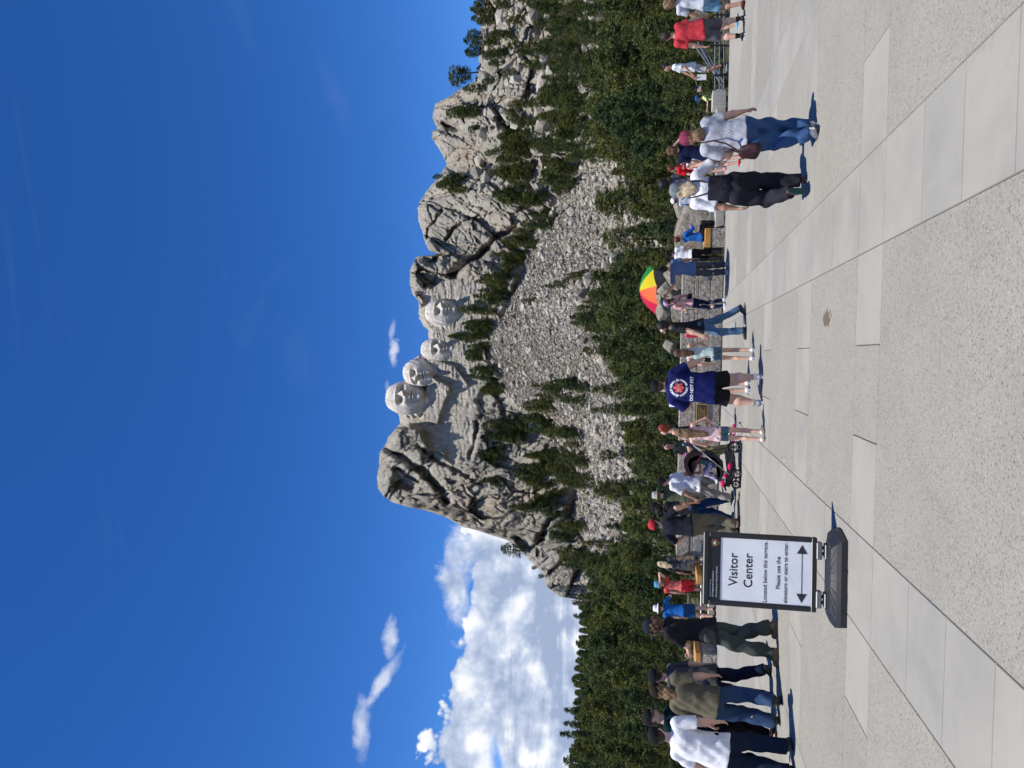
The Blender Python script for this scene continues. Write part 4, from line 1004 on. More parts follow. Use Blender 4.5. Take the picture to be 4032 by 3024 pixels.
# rails beyond the edge
def rail(name, tubes, label, mat=STEEL, posts=()):
    o0 = np.array(tubes[0][0]); r0 = empty(name, o0, label=label, category='railing')
    for a, b, r_ in tubes:
        mb = MB(); mb.tube([np.array(a)-o0, np.array(b)-o0], r_, 8); mb.build('rail', mat, r0)
    for a, b, r_ in posts:
        mb = MB(); mb.tube([np.array(a)-o0, np.array(b)-o0], r_, 8); mb.build('post', DARKM, r0)
STEEL = plain('painted_rail', (.16, .17, .17, 1), .5, .08)
YR = 22.3
rail('railing', [(at(2818, -120, YR), at(2815, 350, YR), .022), (at(2835, -120, YR), at(2833, 350, YR), .022), (at(2853, -120, YR), at(2850, 350, YR), .022)], 'three-bar steel railing along the terrace edge at the right', posts=[(at(2812, 297, YR), at(2880, 297, YR), .035), (at(2812, 60, YR), at(2880, 60, YR), .03), (at(2812, 180, YR), at(2880, 180, YR), .03)])
rail('railing', [(at(2813, 352, YR), at(2800, 900, YR), .02)], 'single steel rail just above the right hand stone parapet', posts=[(at(2805, 470+k*140, YR), at(2880, 470+k*140, YR), .02) for k in range(3)])
rail('railing', [(at(2762, 2200, YR), at(2752, 3150, YR), .02)], 'single steel rail above the left hand stone parapet', posts=[(at(2756, 2390+k*170, YR), at(2850, 2390+k*170, YR), .02) for k in range(4)])
rail('stair_handrail', [(at(2748, 165, 24.), at(2846, 345, 23.), .022), (at(2764, 172, 24.), at(2852, 330, 23.), .022), (at(2740, 185, 26.), at(2832, 320, 25.), .022), (at(2752, 185, 26.), at(2843, 320, 25.), .022)], 'sloping twin steel handrails of the stairs behind the red and white shirts', posts=[(at(2800, 268, 23.6), at(2870, 268, 23.6), .022)])
r0 = empty('globe_lamp', at(2812, 822, 24), label='small clear globe on a teal pole beyond the right parapet', category='lamp')
mb = MB(); mb.ell((0, 0, .08), (.12, .12, .11), 14); mb.build('globe', plain('frosted_globe', (.6, .62, .64, 1), .2, .05, spec=.6), r0); mb = MB(); mb.lathe([(.10, -.05), (.13, -.2), (.2, -.45)], 12); mb.build('shade', plain('teal_paint', (.02, .22, .22, 1), .4), r0)

# ------------------------------------------------------------------ sign
PLB = plain('black_plastic', (.018, .018, .020, 1), .42, .15, 6., spec=.45)
SY = 7.62
sc_ = np.array([(gnd(3300, 2268))[0], SY, 0]); zb = at(3215, 2250, SY)[2]; zt_ = at(2769, 2227, SY)[2]
SH = zt_-zb; SW = (at(2772, 2082.5, SY)-at(2770, 2368, SY))[0]
sign = empty('visitor_sign', sc_, R(1.0), label='black framed portable sign reading Visitor Center on a weighted base', category='sign')
zc = (zb+zt_)/2; fw = .052
for (c, h) in (((0, 0, zt_-fw/2), (SW/2, .022, fw/2)), ((0, 0, zb+fw/2), (SW/2, .022, fw/2)), ((-SW/2+fw/2, 0, zc), (fw/2, .021, SH/2-fw)), ((SW/2-fw/2, 0, zc), (fw/2, .021, SH/2-fw))):
    mb = MB(); mb.box(c, h, bev=.008); mb.build('frame_rail', PLB, sign, False)
iw, ih = SW-2*fw, SH-2*fw; it = zt_-fw
mb = MB(); mb.box((0, 0, zc), (iw/2+.004, .008, ih/2+.004)); 
m, t, p = material('sign_sheet'); tcs = t.n('ShaderNodeTexCoord').outputs['Object']
t.l(t.ramp(t.noise(tcs, 3, 4), [(.3, (.74, .75, .77, 1)), (.7, (.82, .83, .84, 1))]), p.inputs['Base Color']); p.inputs['Roughness'].default_value = .22; p.inputs['Specular IOR Level'].default_value = .5
bump(t, p, t.noise(tcs, 5, 3), .25, .02)
mb.build('poster', m, sign, False)
hd = ih*.118
mb = MB(); mb.box((0, -.0105, it-hd/2), (iw/2+.003, .002, hd/2)); mb.build('header_band', plain('header_black', (.012, .016, .024, 1), .25, .3, 3., spec=.5), sign, False)
zp = iw/550.   # metres per zoom pixel of the study picture
def sv(x): return it-(x-745)*zp*1.0
INK = plain('ink', (.035, .035, .04, 1), .5); WHT = plain('white_print', (.75, .75, .75, 1), .5)
def fit(s, w_target, bold=0.):
    V, F = text_arrays(s, 1., bold); return w_target/(V[:, 0].max()-V[:, 0].min())
for s, x, y0, y1, bold in (('Visitor', 957, 255, 545, .012), ('Center', 1083, 262, 560, .012), ('Located below this terrace.', 1223, 158, 685, .016), ('Please use the', 1332, 292, 570, .016), ('elevators or stairs to enter.', 1392, 170, 692, .016)):
    yc = 393+(x-850)*.0696; size = fit(s, (y1-y0)*zp, bold)
    textmesh([(s, -((y0+y1)/2-yc)*zp, sv(x), size, bold*size, 'CENTER')], 'lettering', INK, sign, (0, -.0095, 0), (1, 0, 0), (0, 0, 1), (0, 0, 0))
textmesh([('National Park Service', -iw/2+.03, sv(762), .020, 0, 'LEFT'), ('U.S. Department of the Interior', -iw/2+.03, sv(783), .020, 0, 'LEFT'), ('Mount Rushmore National Memorial', -iw/2+.03, sv(814), .020, 0, 'LEFT')], 'lettering', WHT, sign, (0, -.0135, 0), (1, 0, 0), (0, 0, 1), (0, 0, 0))
zA = sv(1525); hL = 250*zp
mb = MB(); mb.add([(-hL*.8, -.0098, zA-.0035), (hL*.8, -.0098, zA-.0035), (hL*.8, -.0098, zA+.0035), (-hL*.8, -.0098, zA+.0035)], [[0, 1, 2, 3]])
for s in (-1, 1): mb.add([(s*hL, -.0098, zA), (s*(hL-.088), -.0098, zA-s*.049), (s*(hL-.088), -.0098, zA+s*.049)], [[0, 1, 2]])
mb.build('arrow', INK, sign, False)
# arrowhead emblem: brown shield with a white peak and a green tree
ex, ez = iw/2-.055, it-hd/2-.002
sh = [(-.034, .036), (.0, .040), (.034, .036), (.036, .0), (.024, -.028), (0, -.046), (-.024, -.028), (-.036, .0)]
def flat(pts, yy, mat, nm):
    mb = MB(); n = len(pts); mb.add([(ex, yy, ez)]+[(ex+a, yy, ez+b) for a, b in pts], [[0, i+1, (i+1) % n+1] for i in range(n)]); mb.build(nm, mat, sign, False)
flat(sh, -.0133, plain('emblem_brown', (.20, .075, .03, 1), .5), 'emblem_shield')
flat([(-.004, .022), (.016, .0), (.02, -.006), (-.022, -.006)], -.0138, WHT, 'emblem_peak'); flat([(-.02, -.012), (.02, -.012), (.012, -.028), (-.012, -.028)], -.0138, plain('emblem_green', (.03, .12, .05, 1), .5), 'emblem_meadow')
BW = .47
for s in (-1, 1):
    mb = MB(); mb.box((s*.235, 0, zb-.02), (.085, .032, .026), bev=.008); mb.build('bracket', plain('grey_bracket', (.16, .17, .18, 1), .4), sign, False)
    for d in (-.028, .028):
        mb = MB(); n = 13; mb.lathe([(.015+.005*(k % 2), zb-.04-(zb-.045-.11)*k/(n-1)) for k in range(n)], 10, np.array([[1, 0, 0, s*.235+d], [0, 1, 0, 0], [0, 0, 1, 0], [0, 0, 0, 1.]])); mb.build('spring', PLB, sign)
mb = MB()
def ring(pts, z): return [(a, b, z) for a, b in pts]
fo = [(-.47, -.06), (-.40, -.27), (.40, -.27), (.47, -.06), (.47, .06), (.38, .27), (-.38, .27), (-.47, .06)]
fi = [(-.44, -.05), (-.36, -.20), (.36, -.20), (.44, -.05), (.44, .05), (.34, .19), (-.34, .19), (-.44, .05)]
ft_ = [(-.36, -.045), (-.30, -.13), (.30, -.13), (.36, -.045), (.36, .045), (.28, .10), (-.28, .10), (-.36, .045)]
V = [(a*.98, b*1.08-.07, c*.66) for a, b, c in ring(fo, 0)+ring(fo, .085)+ring(fi, .12)+ring(ft_, .175)+[(0, 0, .18)]]
F = [[k*8+i, k*8+(i+1) % 8, (k+1)*8+(i+1) % 8, (k+1)*8+i] for k in range(3) for i in range(8)]
mb.add(V, F); mb.add(V, [[24+i, 24+(i+1) % 8, 32] for i in range(8)])
mb.build('base', PLB, sign, False)
for k in range(7):
    x = -.27+.09*k; mb = MB(); mb.tube([(x*.55, -.20, .121), (x*1.15, -.275, .087)], .003, 5); mb.build('rib', PLB, sign, False)
for s in (-1, 1):
    mb = MB(); mb.box((s*.235, -.02, .115), (.075, .045, .02), bev=.008); mb.build('spring_socket', PLB, sign, False)
mb = MB(); mb.tube([(.12, -.355, .03), (.12, -.375, .03)], .02, 10); mb.build('drain_plug', PLB, sign)
# ------------------------------------------------------------------ people: one continuous skin per body, clothes as closed shells
def smin(a, b, k):
    h = np.clip(.5+.5*(b-a)/k, 0, 1); return b+(a-b)*h-k*h*(1-h)
def fieldv(P, prims, k=.03, wr=0., wf=1., seed=0.):
    d = None
    for pr in prims:
        a, b, ra, rb = np.asarray(pr[0], np.float32), np.asarray(pr[1], np.float32), pr[2], pr[3]
        fv = pr[4] if len(pr) > 4 else None; cut = pr[6] if len(pr) > 6 else 0
        ab = b-a; L2 = float(ab@ab)+1e-9
        tt = np.clip(((P-a)@ab)/L2, 0, 1); q = P-a-tt[..., None]*ab
        if fv is not None:
            fvv = np.asarray(fv, np.float32); q = q+(q@fvv)[..., None]*fvv*(1/pr[5]-1)
        dd = np.sqrt((q*q).sum(-1))-(ra+(rb-ra)*tt)
        if cut:
            n = ab/math.sqrt(L2); dd = np.maximum(dd, (P-b)@n if cut == 1 else (a-P)@n)
        d = dd if d is None else smin(d, dd, k)
    if wr:
        x, y, z = P[..., 0]*wf, P[..., 1]*wf, P[..., 2]*wf
        d = d+wr*(np.sin(z*34+5*np.sin(x*13+seed)+3*np.sin(y*11))*.5+np.sin(x*43+z*21+seed*2+2*np.sin(z*17))*.35+np.sin(y*37-z*27+seed)*.35)
    return d
def surfnet(prims, h, k=.03, **kw):
    lo = np.min([np.minimum(np.asarray(p[0])-p[2], np.asarray(p[1])-p[3]) for p in prims], 0)-2.2*h-kw.get('wr', 0)*2
    hi = np.max([np.maximum(np.asarray(p[0])+p[2], np.asarray(p[1])+p[3]) for p in prims], 0)+2.2*h+kw.get('wr', 0)*2
    n = np.ceil((hi-lo)/h).astype(int)+1
    ax = [lo[i]+np.arange(n[i])*h for i in range(3)]
    P = np.stack(np.meshgrid(*ax, indexing='ij'), -1).astype(np.float32)
    F = fieldv(P, prims, k, **kw); S = F < 0
    nx, ny, nz = F.shape
    acc = np.zeros((nx-1, ny-1, nz-1, 3), np.float32); cnt = np.zeros((nx-1, ny-1, nz-1), np.float32); cross = []
    for axis in range(3):
        sl0 = [slice(None)]*3; sl1 = [slice(None)]*3; sl0[axis] = slice(0, -1); sl1[axis] = slice(1, None)
        f0, f1 = F[tuple(sl0)], F[tuple(sl1)]; c = S[tuple(sl0)] != S[tuple(sl1)]
        tt = np.where(c, f0/np.where(c, f0-f1, 1), 0); cross.append((c, S[tuple(sl0)]))
        pt = P[tuple(sl0)].copy(); pt[..., axis] += tt*h; pt *= c[..., None]
        o = [i for i in range(3) if i != axis]
        for a in (0, 1):
            for b in (0, 1):
                s = [slice(None)]*3; s[o[0]] = slice(a, F.shape[o[0]]-1+a); s[o[1]] = slice(b, F.shape[o[1]]-1+b)
                acc += pt[tuple(s)]; cnt += c[tuple(s)]
    act = cnt > 0; idx = np.full(act.shape, -1); idx[act] = np.arange(act.sum()); V = acc[act]/cnt[act][:, None]
    Q = []
    for axis in range(3):
        c, s0 = cross[axis]; o = [i for i in range(3) if i != axis]
        s = [slice(None)]*3; s[o[0]] = slice(1, -1); s[o[1]] = slice(1, -1); w_ = np.argwhere(c[tuple(s)])
        if not len(w_): continue
        w_ = w_+np.array([0 if i == axis else 1 for i in range(3)]); ins = s0[w_[:, 0], w_[:, 1], w_[:, 2]]
        e0 = np.eye(3, dtype=int)[o[0]]; e1 = np.eye(3, dtype=int)[o[1]]
        g = lambda w: idx[w[:, 0], w[:, 1], w[:, 2]]
        q = np.stack([g(w_-e0-e1), g(w_-e1), g(w_), g(w_-e0)], 1)
        flip = ins if axis != 1 else ~ins
        q[~flip] = q[~flip][:, ::-1]; Q.append(q)
    return V, np.concatenate(Q)
def ik(a, c, l1, l2, pole):
    a = np.array(a, float); c = np.array(c, float); d = c-a; D = np.linalg.norm(d); Dm = (l1+l2)*.999
    if D > Dm: c = a+d/D*Dm; d = c-a; D = Dm
    x = (l1*l1-l2*l2+D*D)/(2*D); hgt = math.sqrt(max(l1*l1-x*x, 0)); u = d/D; p_ = np.array(pole, float); p_ -= u*(p_@u); p_ /= np.linalg.norm(p_)+1e-9
    return a+u*x+p_*hgt, c
SKIN_L = plain('skin_light', (.60, .36, .26, 1), .6, .08, 12., spec=.35)
SKIN_M = plain('skin_tan', (.42, .23, .15, 1), .6, .08, 12., spec=.35)
SKIN_D = plain('skin_brown', (.22, .115, .07, 1), .6, .08, 12., spec=.35)
def hairmat(c):
    m, t, p = material('hair'); tc = t.n('ShaderNodeTexCoord').outputs['Object']; mp = t.n('ShaderNodeMapping'); mp.inputs['Scale'].default_value = (60, 60, 7); t.l(tc, mp.inputs[0])
    nz = t.noise(mp.outputs[0], 1., 4, .6); t.l(t.ramp(nz, [(.35, tuple(v*.55 for v in c[:3])+(1,)), (.65, tuple(min(1, v*1.35) for v in c[:3])+(1,))]), p.inputs['Base Color']); p.inputs['Roughness'].default_value = .5
    bump(t, p, nz, .8, .02); return m
HAIRS = {k: hairmat(v) for k, v in dict(black=(.012, .010, .009, 1), dark=(.035, .020, .013, 1), brown=(.10, .052, .028, 1), blond=(.52, .40, .25, 1), ltbrown=(.20, .12, .06, 1), red=(.20, .028, .010, 1), auburn=(.12, .035, .016, 1)).items()}
EYE = plain('eye_dark', (.02, .015, .012, 1), .2, .05, spec=.5); GLASS_D = plain('sunglass', (.01, .01, .012, 1), .15, .05, spec=.7)
WHITEF = (.78, .78, .80, 1)
BV = {}
PPL = {}
def xfm(M3, T): return np.vstack([np.hstack([M3, np.array(T, float)[:, None]]), [0, 0, 0, 1]])
def person(foot, headx, yaw, label, skin='L', w=1., wy=None, feet=None, hands=None, lean=(0, 0), head=(0, 0), top=None, bottom=None, shoes=None, socks=None, hair=('short', 'dark'), hat=None,
           hipz=.93, group=None, headside=1.0, beard=None, glasses=False, Y=None, height=None, palm=None, face=True, elbow=None, knee=None):
    base = gnd(*foot) if Y is None else at(foot[0], foot[1], Y)
    if height is None:
        d = ray(headx[0], headx[1]); height = CAMH+d[2]*math.hypot(base[0], base[1])/math.hypot(d[0], d[1])-base[2]
    s = height/(1.77 if hat is None else 1.80); dist = base[1]; h = float(np.clip(dist*.00125/s, .0115, .021))
    o = empty('person', base, R(yaw), s, label=label, category='person')
    if group: o['group'] = group
    SK = {'L': SKIN_L, 'M': SKIN_M, 'D': SKIN_D}[skin]
    wy = wy or (1+(w-1)*1.3)
    fwd = np.array([0, 1., 0]); lx, ly = lean
    hipc = np.array([0, 0, hipz]); sc_ = (lx, ly); dz = hipz-.93
    neck = np.array([lx, ly-.01, 1.49+dz-.35*(ly*ly+lx*lx)]); chest = np.array([lx*.75, ly*.75, 1.28+dz]); waist = np.array([lx*.35, ly*.35, 1.08+dz]); sho = neck+np.array([0, 0, -.075])
    HM = rotz(R(head[0]))@rotx(R(-head[1]))
    hc = neck+HM@np.array([0, .02, .13])
    def hp(x, y, z): return hc+HM@np.array([x, y, z-1.62])
    feet = feet or [(-.10, 0, 0, 8, 0), (.10, 0, 0, -8, 0)]
    ank, kne, hpj = [], [], []
    for i, f in enumerate(feet):
        f = tuple(f)+(0,)*(5-len(f)); sgn = -1 if i == 0 else 1
        a_ = np.array([f[0], f[1], .085+f[2]]); hj = hipc+np.array([sgn*.088*min(w, 1.15), 0, -.02])
        kp = (f[0]-hj[0])*.4+sgn*.05, 1, 0
        kn, a2 = ik(hj, a_, .43, .42, kp if knee is None else knee[i]); ank.append(a2); kne.append(kn); hpj.append(hj)
    sw = .165+.02*w
    shj = [sho+np.array([-sw, 0, -.005]), sho+np.array([sw, 0, -.005])]
    hands = hands or [(-.30, .04, .80), (.30, .04, .80)]
    elb, wri = [], []
    for i in (0, 1):
        sgn = -1 if i == 0 else 1
        pole = (sgn*.5, -1, -.1) if elbow is None or elbow[i] is None else elbow[i]
        e, wr_ = ik(shj[i], hands[i], .285, .255, pole); elb.append(e); wri.append(wr_)
    # ---- body
    B = [(hipc+[0, 0, .03], waist, .125*w, .112*w, fwd, .78*wy/w), (waist, chest, .112*w, .125*w, fwd, .74), (chest, chest+[0, 0, .06], .128, .12, fwd, .72), (shj[0]+[.03, 0, 0], shj[1]-[.03, 0, 0], .055, .055), (neck-[0, 0, .06], hp(0, -.015, 1.58), .056*min(w, 1.2), .052)]
    B += [(hp(0, -.012, 1.655), hp(0, .0, 1.64), .093, .090, HM@np.array([1., 0, 0]), .86), (hp(0, .030, 1.61), hp(0, .042, 1.575), .070, .045, HM@np.array([1., 0, 0]), .88)]
    if face: B += [(hp(0, .094, 1.632), hp(0, .108, 1.606), .008, .014), (hp(-.03, .082, 1.655), hp(.03, .082, 1.655), .014, .014), (hp(-.016, .085, 1.576), hp(.016, .085, 1.576), .012, .012)]
    for sx_ in (-1, 1): B.append((hp(sx_*.080, -.005, 1.635), hp(sx_*.086, -.012, 1.60), .017, .012, HM@np.array([1., 0, 0]), .5))
    for i in (0, 1):
        B += [(shj[i], elb[i], .047*w, .038*w), (elb[i], elb[i]+(wri[i]-elb[i])*.3, .040*w, .041*w), (elb[i]+(wri[i]-elb[i])*.3, wri[i], .041*w, .025)]
        hd = wri[i]-elb[i]; hd /= np.linalg.norm(hd)
        pn = np.array([(-1 if i == 0 else 1)*1., 0, 0]) if palm is None or palm[i] is None else np.array(palm[i], float); pn -= hd*(pn@hd); pn /= np.linalg.norm(pn)+1e-9
        B += [(wri[i]+hd*.01, wri[i]+hd*.075, .030, .036, pn, .48)]
        kn, hj, an = kne[i], hpj[i], ank[i]; cm = kn+(an-kn)*.32-fwd*.008
        B += [(hj, kn, .083*w, .056*w), (kn, cm, .054*w, .056*w), (cm, an, .056*w, .034), (an, an+[0, 0, -.02], .036, .036)]
    V, Q = surfnet(B, h, .024)
    mb = MB(); mb.add(V, Q)
    for i in (0, 1):
        hd = wri[i]-elb[i]; hd /= np.linalg.norm(hd); sgn = -1 if i == 0 else 1
        pn = np.array([sgn*1., 0, 0]) if palm is None or palm[i] is None else np.array(palm[i], float); pn -= hd*(pn@hd); pn /= np.linalg.norm(pn)+1e-9
        sd = np.cross(hd, pn)*sgn      # towards the thumb
        if sd[1] < 0 and palm is None: sd = -sd
        for q, (off, L) in enumerate(((.030, .066), (.010, .074), (-.010, .070), (-.028, .054))):
            r0_ = wri[i]+hd*.085+sd*off; cv = .5+.06*q; p1 = r0_+(hd*math.cos(cv*.4)-pn*math.sin(cv*.4))*L*.45; p2 = p1+(hd*math.cos(cv)-pn*math.sin(cv))*L*.32; p3 = p2+(hd*math.cos(cv*1.7)-pn*math.sin(cv*1.7))*L*.25
            mb.tube([r0_-hd*.02, r0_, p1, p2, p3], [.0095, .0095, .009, .008, .0065], 6)
        r0_ = wri[i]+hd*.025+sd*.022; p1 = r0_+(hd*.75+sd*.65-pn*.1)*.035; p2 = p1+(hd*.95+sd*.25-pn*.25)*.03
        mb.tube([r0_-sd*.012, r0_, p1, p2, p2+(hd-pn*.3)*.018], [.013, .0125, .011, .009, .007], 6)
    mb.build('body', SK, o)
    if face:
        if glasses:
            mb = MB()
            for sx_ in (-1, 1): mb.box(hp(sx_*.034, .098, 1.638), (.026, .006, .017), HM, bev=.004)
            for sx_ in (-1, 1): mb.tube([hp(sx_*.058, .095, 1.645), hp(sx_*.088, 0, 1.645)], .004, 5)
            mb.build('sunglasses', GLASS_D, o)
        else:
            for sx_ in (-1, 1): mb = MB(); mb.ell(hp(sx_*.032, .086, 1.637), (.014, .009, .008), 8, HM); mb.build('eye', EYE, o)
            mb = MB(); mb.ell(hp(0, .094, 1.5775), (.022, .004, .004), 8, HM); mb.build('mouth', plain('lips', (.30, .11, .09, 1), .5), o)
    # ---- hair
    hk, hcn = hair[0], hair[1]; HA = HAIRS.get(hcn)
    if hk != 'none':
        hx = HM@np.array([1., 0, 0]); hy = HM@fwd
        Hp = [(hp(0, -.028, 1.668), hp(0, -.022, 1.675), .104, .098, hx, .88)]; amp, wf_ = .004, 1.6
        if hk == 'short': Hp.append((hp(0, -.05, 1.62), hp(0, -.055, 1.60), .075, .05, hy, .7))
        if hk == 'curly': Hp = [(hp(0, -.042, 1.67), hp(0, -.06, 1.61), .108, .100)]; amp, wf_ = .014, 2.6
        if hk == 'afro': Hp = [(hp(0, -.02, 1.69), hp(0, -.03, 1.65), .150, .135)]; amp, wf_ = .012, 2.6
        if hk == 'long':
            L = hair[2] if len(hair) > 2 else .32; wd = hair[3] if len(hair) > 3 else 1.
            Hp.append((hp(0, -.05, 1.62), neck+np.array([0, -.075, .02])-.4*HM@np.array([0, .0, 0]), .098*wd, .095*wd, fwd, .62))
            Hp.append((neck+np.array([0, -.075, .02]), neck+np.array([0, -.11, .13-L]), .095*wd, .060*wd, fwd, .42)); amp, wf_ = .009, 1.9
        if hk == 'tail': Hp += [(hp(0, -.05, 1.62), hp(0, -.055, 1.60), .075, .05, hy, .7), (hp(0, -.12, 1.66), hp(0, -.15, 1.50), .035, .022)]
        if hk == 'bun': Hp += [(hp(0, -.05, 1.62), hp(0, -.055, 1.60), .075, .05, hy, .7), (hp(0, -.11, 1.73), hp(0, -.11, 1.73), .05, .05)]
        if hat:
            Hp[0] = (hp(0, -.028, 1.655), hp(0, -.022, 1.665), .098, .094, hx, .88) if hk != 'curly' else (hp(0, -.03, 1.615), hp(0, -.055, 1.59), .112, .105)
        V, Q = surfnet(Hp, max(h*.85, .010), .03, wr=amp, wf=wf_); mb = MB(); mb.add(V, Q); mb.build('hair', HA, o)
    if beard:
        V, Q = surfnet([(hp(-.03, .058, 1.565), hp(.03, .058, 1.565), .042, .042), (hp(0, .066, 1.545), hp(0, .072, 1.53), .035, .022)], .012, .02, wr=.004, wf=2.); mb = MB(); mb.add(V, Q); mb.build('beard', HAIRS[beard], o)
    # ---- clothes
    if top:
        tcx = top['c']; mt = fabric(tcx) if not isinstance(tcx, bpy.types.Material) else tcx; hem = top.get('hem', .86)+dz; lo_ = top.get('loose', 1.)
        ww = w*lo_; T = []
        hemc = np.array([0, 0, hem]) + (hipc-[0, 0, hipz])
        T.append((chest+[0, 0, .02], waist, .140*ww, .140*ww, fwd, .78*wy/w)); T.append((waist, hemc, .140*ww, (.14*ww if top.get('tuck') else max(.163*ww, .088*min(w, 1.15)+.098*w+.016)), fwd, .84*wy/w, 1))
        T.append((chest, chest+[0, 0, .10], .142*(1+(ww-1)*.6), .105, fwd, .74)); T.append((neck-[0, 0, .05], neck-[0, 0, .005], .090, .062, fwd, .9, 1))
        sl = top.get('sleeve', 'short')
        for i in (0, 1):
            sgn = -1 if i == 0 else 1
            T.append((shj[i]-[sgn*.07, 0, -.005], shj[i], .066, .063*(1+(w-1)*.5)))
            if sl == 'short':
                e = shj[i]+(elb[i]-shj[i])*top.get('sl', .72); T.append((shj[i], e, .064*(1+(w-1)*.6), .066*(1+(w-1)*.8)*lo_, None, 1, 1))
            elif sl == 'long':
                T.append((shj[i], elb[i], .064, .052*w)); T.append((elb[i], wri[i], .052*w, .036, None, 1, 1))
        if sl == 'none': T = T[:2]+[(chest, chest+[0, 0, .08], .140, .10, fwd, .74)]+[(shj[i]*[.55, 1, 1]+[0, 0, -.03], shj[i]*[.55, 1, 1]+[0, 0, .045], .052, .030, fwd, 1.2) for i in (0, 1)]
        V, Q = surfnet(T, h, .030, wr=.0075*min(1.3, lo_), wf=.8, seed=float(foot[1] % 7))
        mb = MB(); mb.add(V, Q); so_ = mb.build('shirt' if sl != 'none' else 'tank_top', mt, o); o['_x'] = 0; del o['_x']; PPL[label] = (o, so_, V, Q)
    if bottom:
        mbm = fabric(bottom['c']); k_ = bottom['k']; fl = bottom.get('flare', 1.); hi_ = (min(1.0, top.get('hem', .86)+.075) if not bottom.get('bib') else 1.10)+dz
        T = [(hipc+[0, 0, -.02], np.array([lx*.1, ly*.1, hi_]), .137*w, (.128 if not bottom.get('bib') else .160)*w, fwd, .80*wy/w, 1), (hipc+[-.05, -.02, -.03], hipc+[.05, -.02, -.03], .112*w, .112*w, fwd, .95)]
        for i in (0, 1):
            hj, kn, an = hpj[i], kne[i], ank[i]; r1, r2, r3 = .098*w, .077*w*fl, .070*w*fl
            if k_ == 'trousers':
                T += [(hj, kn, r1, r2), (kn, an+[0, -.005, bottom.get('cuff', -.01)], r2, bottom.get('r', r3), None, 1, 1)]
            elif k_ == 'shorts':
                f = bottom.get('len', .8)
                if f <= 1: T += [(hj, hj+(kn-hj)*f, r1, (r1+(r2*1.12-r1)*f), None, 1, 1)]
                else: T += [(hj, kn, r1, r2*1.1), (kn, kn+(an-kn)*(f-1), r2*1.1, r2*1.1, None, 1, 1)]
            elif k_ == 'skirt': pass
        if k_ == 'skirt': T.append((hipc, hipc-[0, 0, .40*bottom.get('len', 1)], .14*w, .19*w, fwd, .85, 1))
        V, Q = surfnet(T, h, .028, wr=.0125*bottom.get('wr', 1.), wf=.66, seed=float(foot[1] % 5)); mb = MB(); mb.add(V, Q)
        mb.build({'trousers': 'trousers', 'shorts': 'shorts', 'skirt': 'skirt'}[k_], mbm, o)
        if bottom.get('bib'):
            T = [(waist+[0, -.0, -.03], chest+[0, 0, -.02], .160*ww, .150*ww, fwd, .84*wy/w, 1)]
            V, Q = surfnet(T, h, .03, wr=.004); mb = MB(); mb.add(V, Q); mb.build('bib', mbm, o)
            for sx_ in (-1, 1): mb = MB(); mb.tube([chest+[sx_*.06, -.115, -.04], chest+[sx_*.095, -.118, .08], sho+[sx_*.11, -.04, .062], sho+[sx_*.10, .06, .03]], .011, 6); mb.build('strap', mbm, o)
    # ---- shoes
    if shoes:
        sm_ = plain('shoe', shoes[0], .55, .1, 20.); slm = plain('sole', shoes[1], .6, .06, 20.)
        for i, f in enumerate(feet):
            f = tuple(f)+(0,)*(5-len(f)); FM = rotz(R(f[3]))@rotx(R(f[4])); an = ank[i]
            fp = lambda x, y, z: an+FM@np.array([x, y, z-.085])
            if not (len(shoes) > 2 and shoes[2] == 'sandal'):
                hi__ = .10 if not (len(shoes) > 2 and shoes[2] == 'boot') else .16
                T = [(fp(0, -.035, .055), fp(0, .06, .045), .043, .042), (fp(0, .06, .045), fp(.0, .150, .035), .042, .032, FM@np.array([0, 0, 1.]), .8), (fp(0, -.01, .06), fp(0, -.012, hi__), .044, .041, None, 1, 1)]
                V, Q = surfnet(T, max(.010, h*.8), .02); mb = MB(); mb.add(V, Q); sh_ = mb.build('shoe', sm_, o)
            else:
                T = [(fp(0, -.03, .05), fp(0, .13, .032), .034, .030, FM@np.array([0, 0, 1.]), .6)]
                V, Q = surfnet(T, max(.010, h*.8), .02); mb = MB(); mb.add(V, Q); sh_ = mb.build('foot', SK, o)
            mb = MB(); n_ = 14; out = []
            for q in range(n_):
                a = q/n_*2*math.pi; yy_ = math.sin(a); ww_ = .040+.006*yy_; out.append((math.cos(a)*ww_, .055+yy_*.132))
            V = [fp(a, b, .0) for a, b in out]+[fp(a*1.03, b*1.02, .028) for a, b in out]+[fp(0, .05, 0.), fp(0, .05, .03)]
            mb.add(V, [[q, (q+1) % n_, (q+1) % n_+n_, q+n_] for q in range(n_)]); mb.add(V, [[(q+1) % n_, q, 2*n_] for q in range(n_)]+[[q+n_, (q+1) % n_+n_, 2*n_+1] for q in range(n_)])
            mb.build('sole', slm, sh_)
    if socks:
        sk = fabric(socks[0], 'sock')
        for i in (0, 1):
            mb = MB(); kn, an = kne[i], ank[i]; e = an+(kn-an)*socks[1]; mb.tube([an-[0, 0, .02], an, (an+e)/2, e], [.040, .041, .045, .048*w], 10); mb.build('sock', sk, o)
    # ---- hats
    if hat:
        hm_ = fabric(hat[1], 'hat'); kind = hat[0]; by = R(hat[2]) if len(hat) > 2 else 0
        BM = HM@rotz(by)
        def bp(x, y, z): return hc+HM@rotz(by)@np.array([x, y, z])+HM@np.array([0, -.014, 0])
        mb = MB(); prof = [(.106, .022), (.108, .045), (.106, .075), (.096, .105), (.074, .130), (.040, .146), (.004, .151)]
        if kind in ('brim', 'sunhat'): prof = [(.107, .03), (.103, .08), (.095, .125), (.07, .15), (.004, .148)]
        Mx = xfm(HM@np.diag([.93, 1.07, 1]), hc+HM@np.array([0, -.014, 0]))
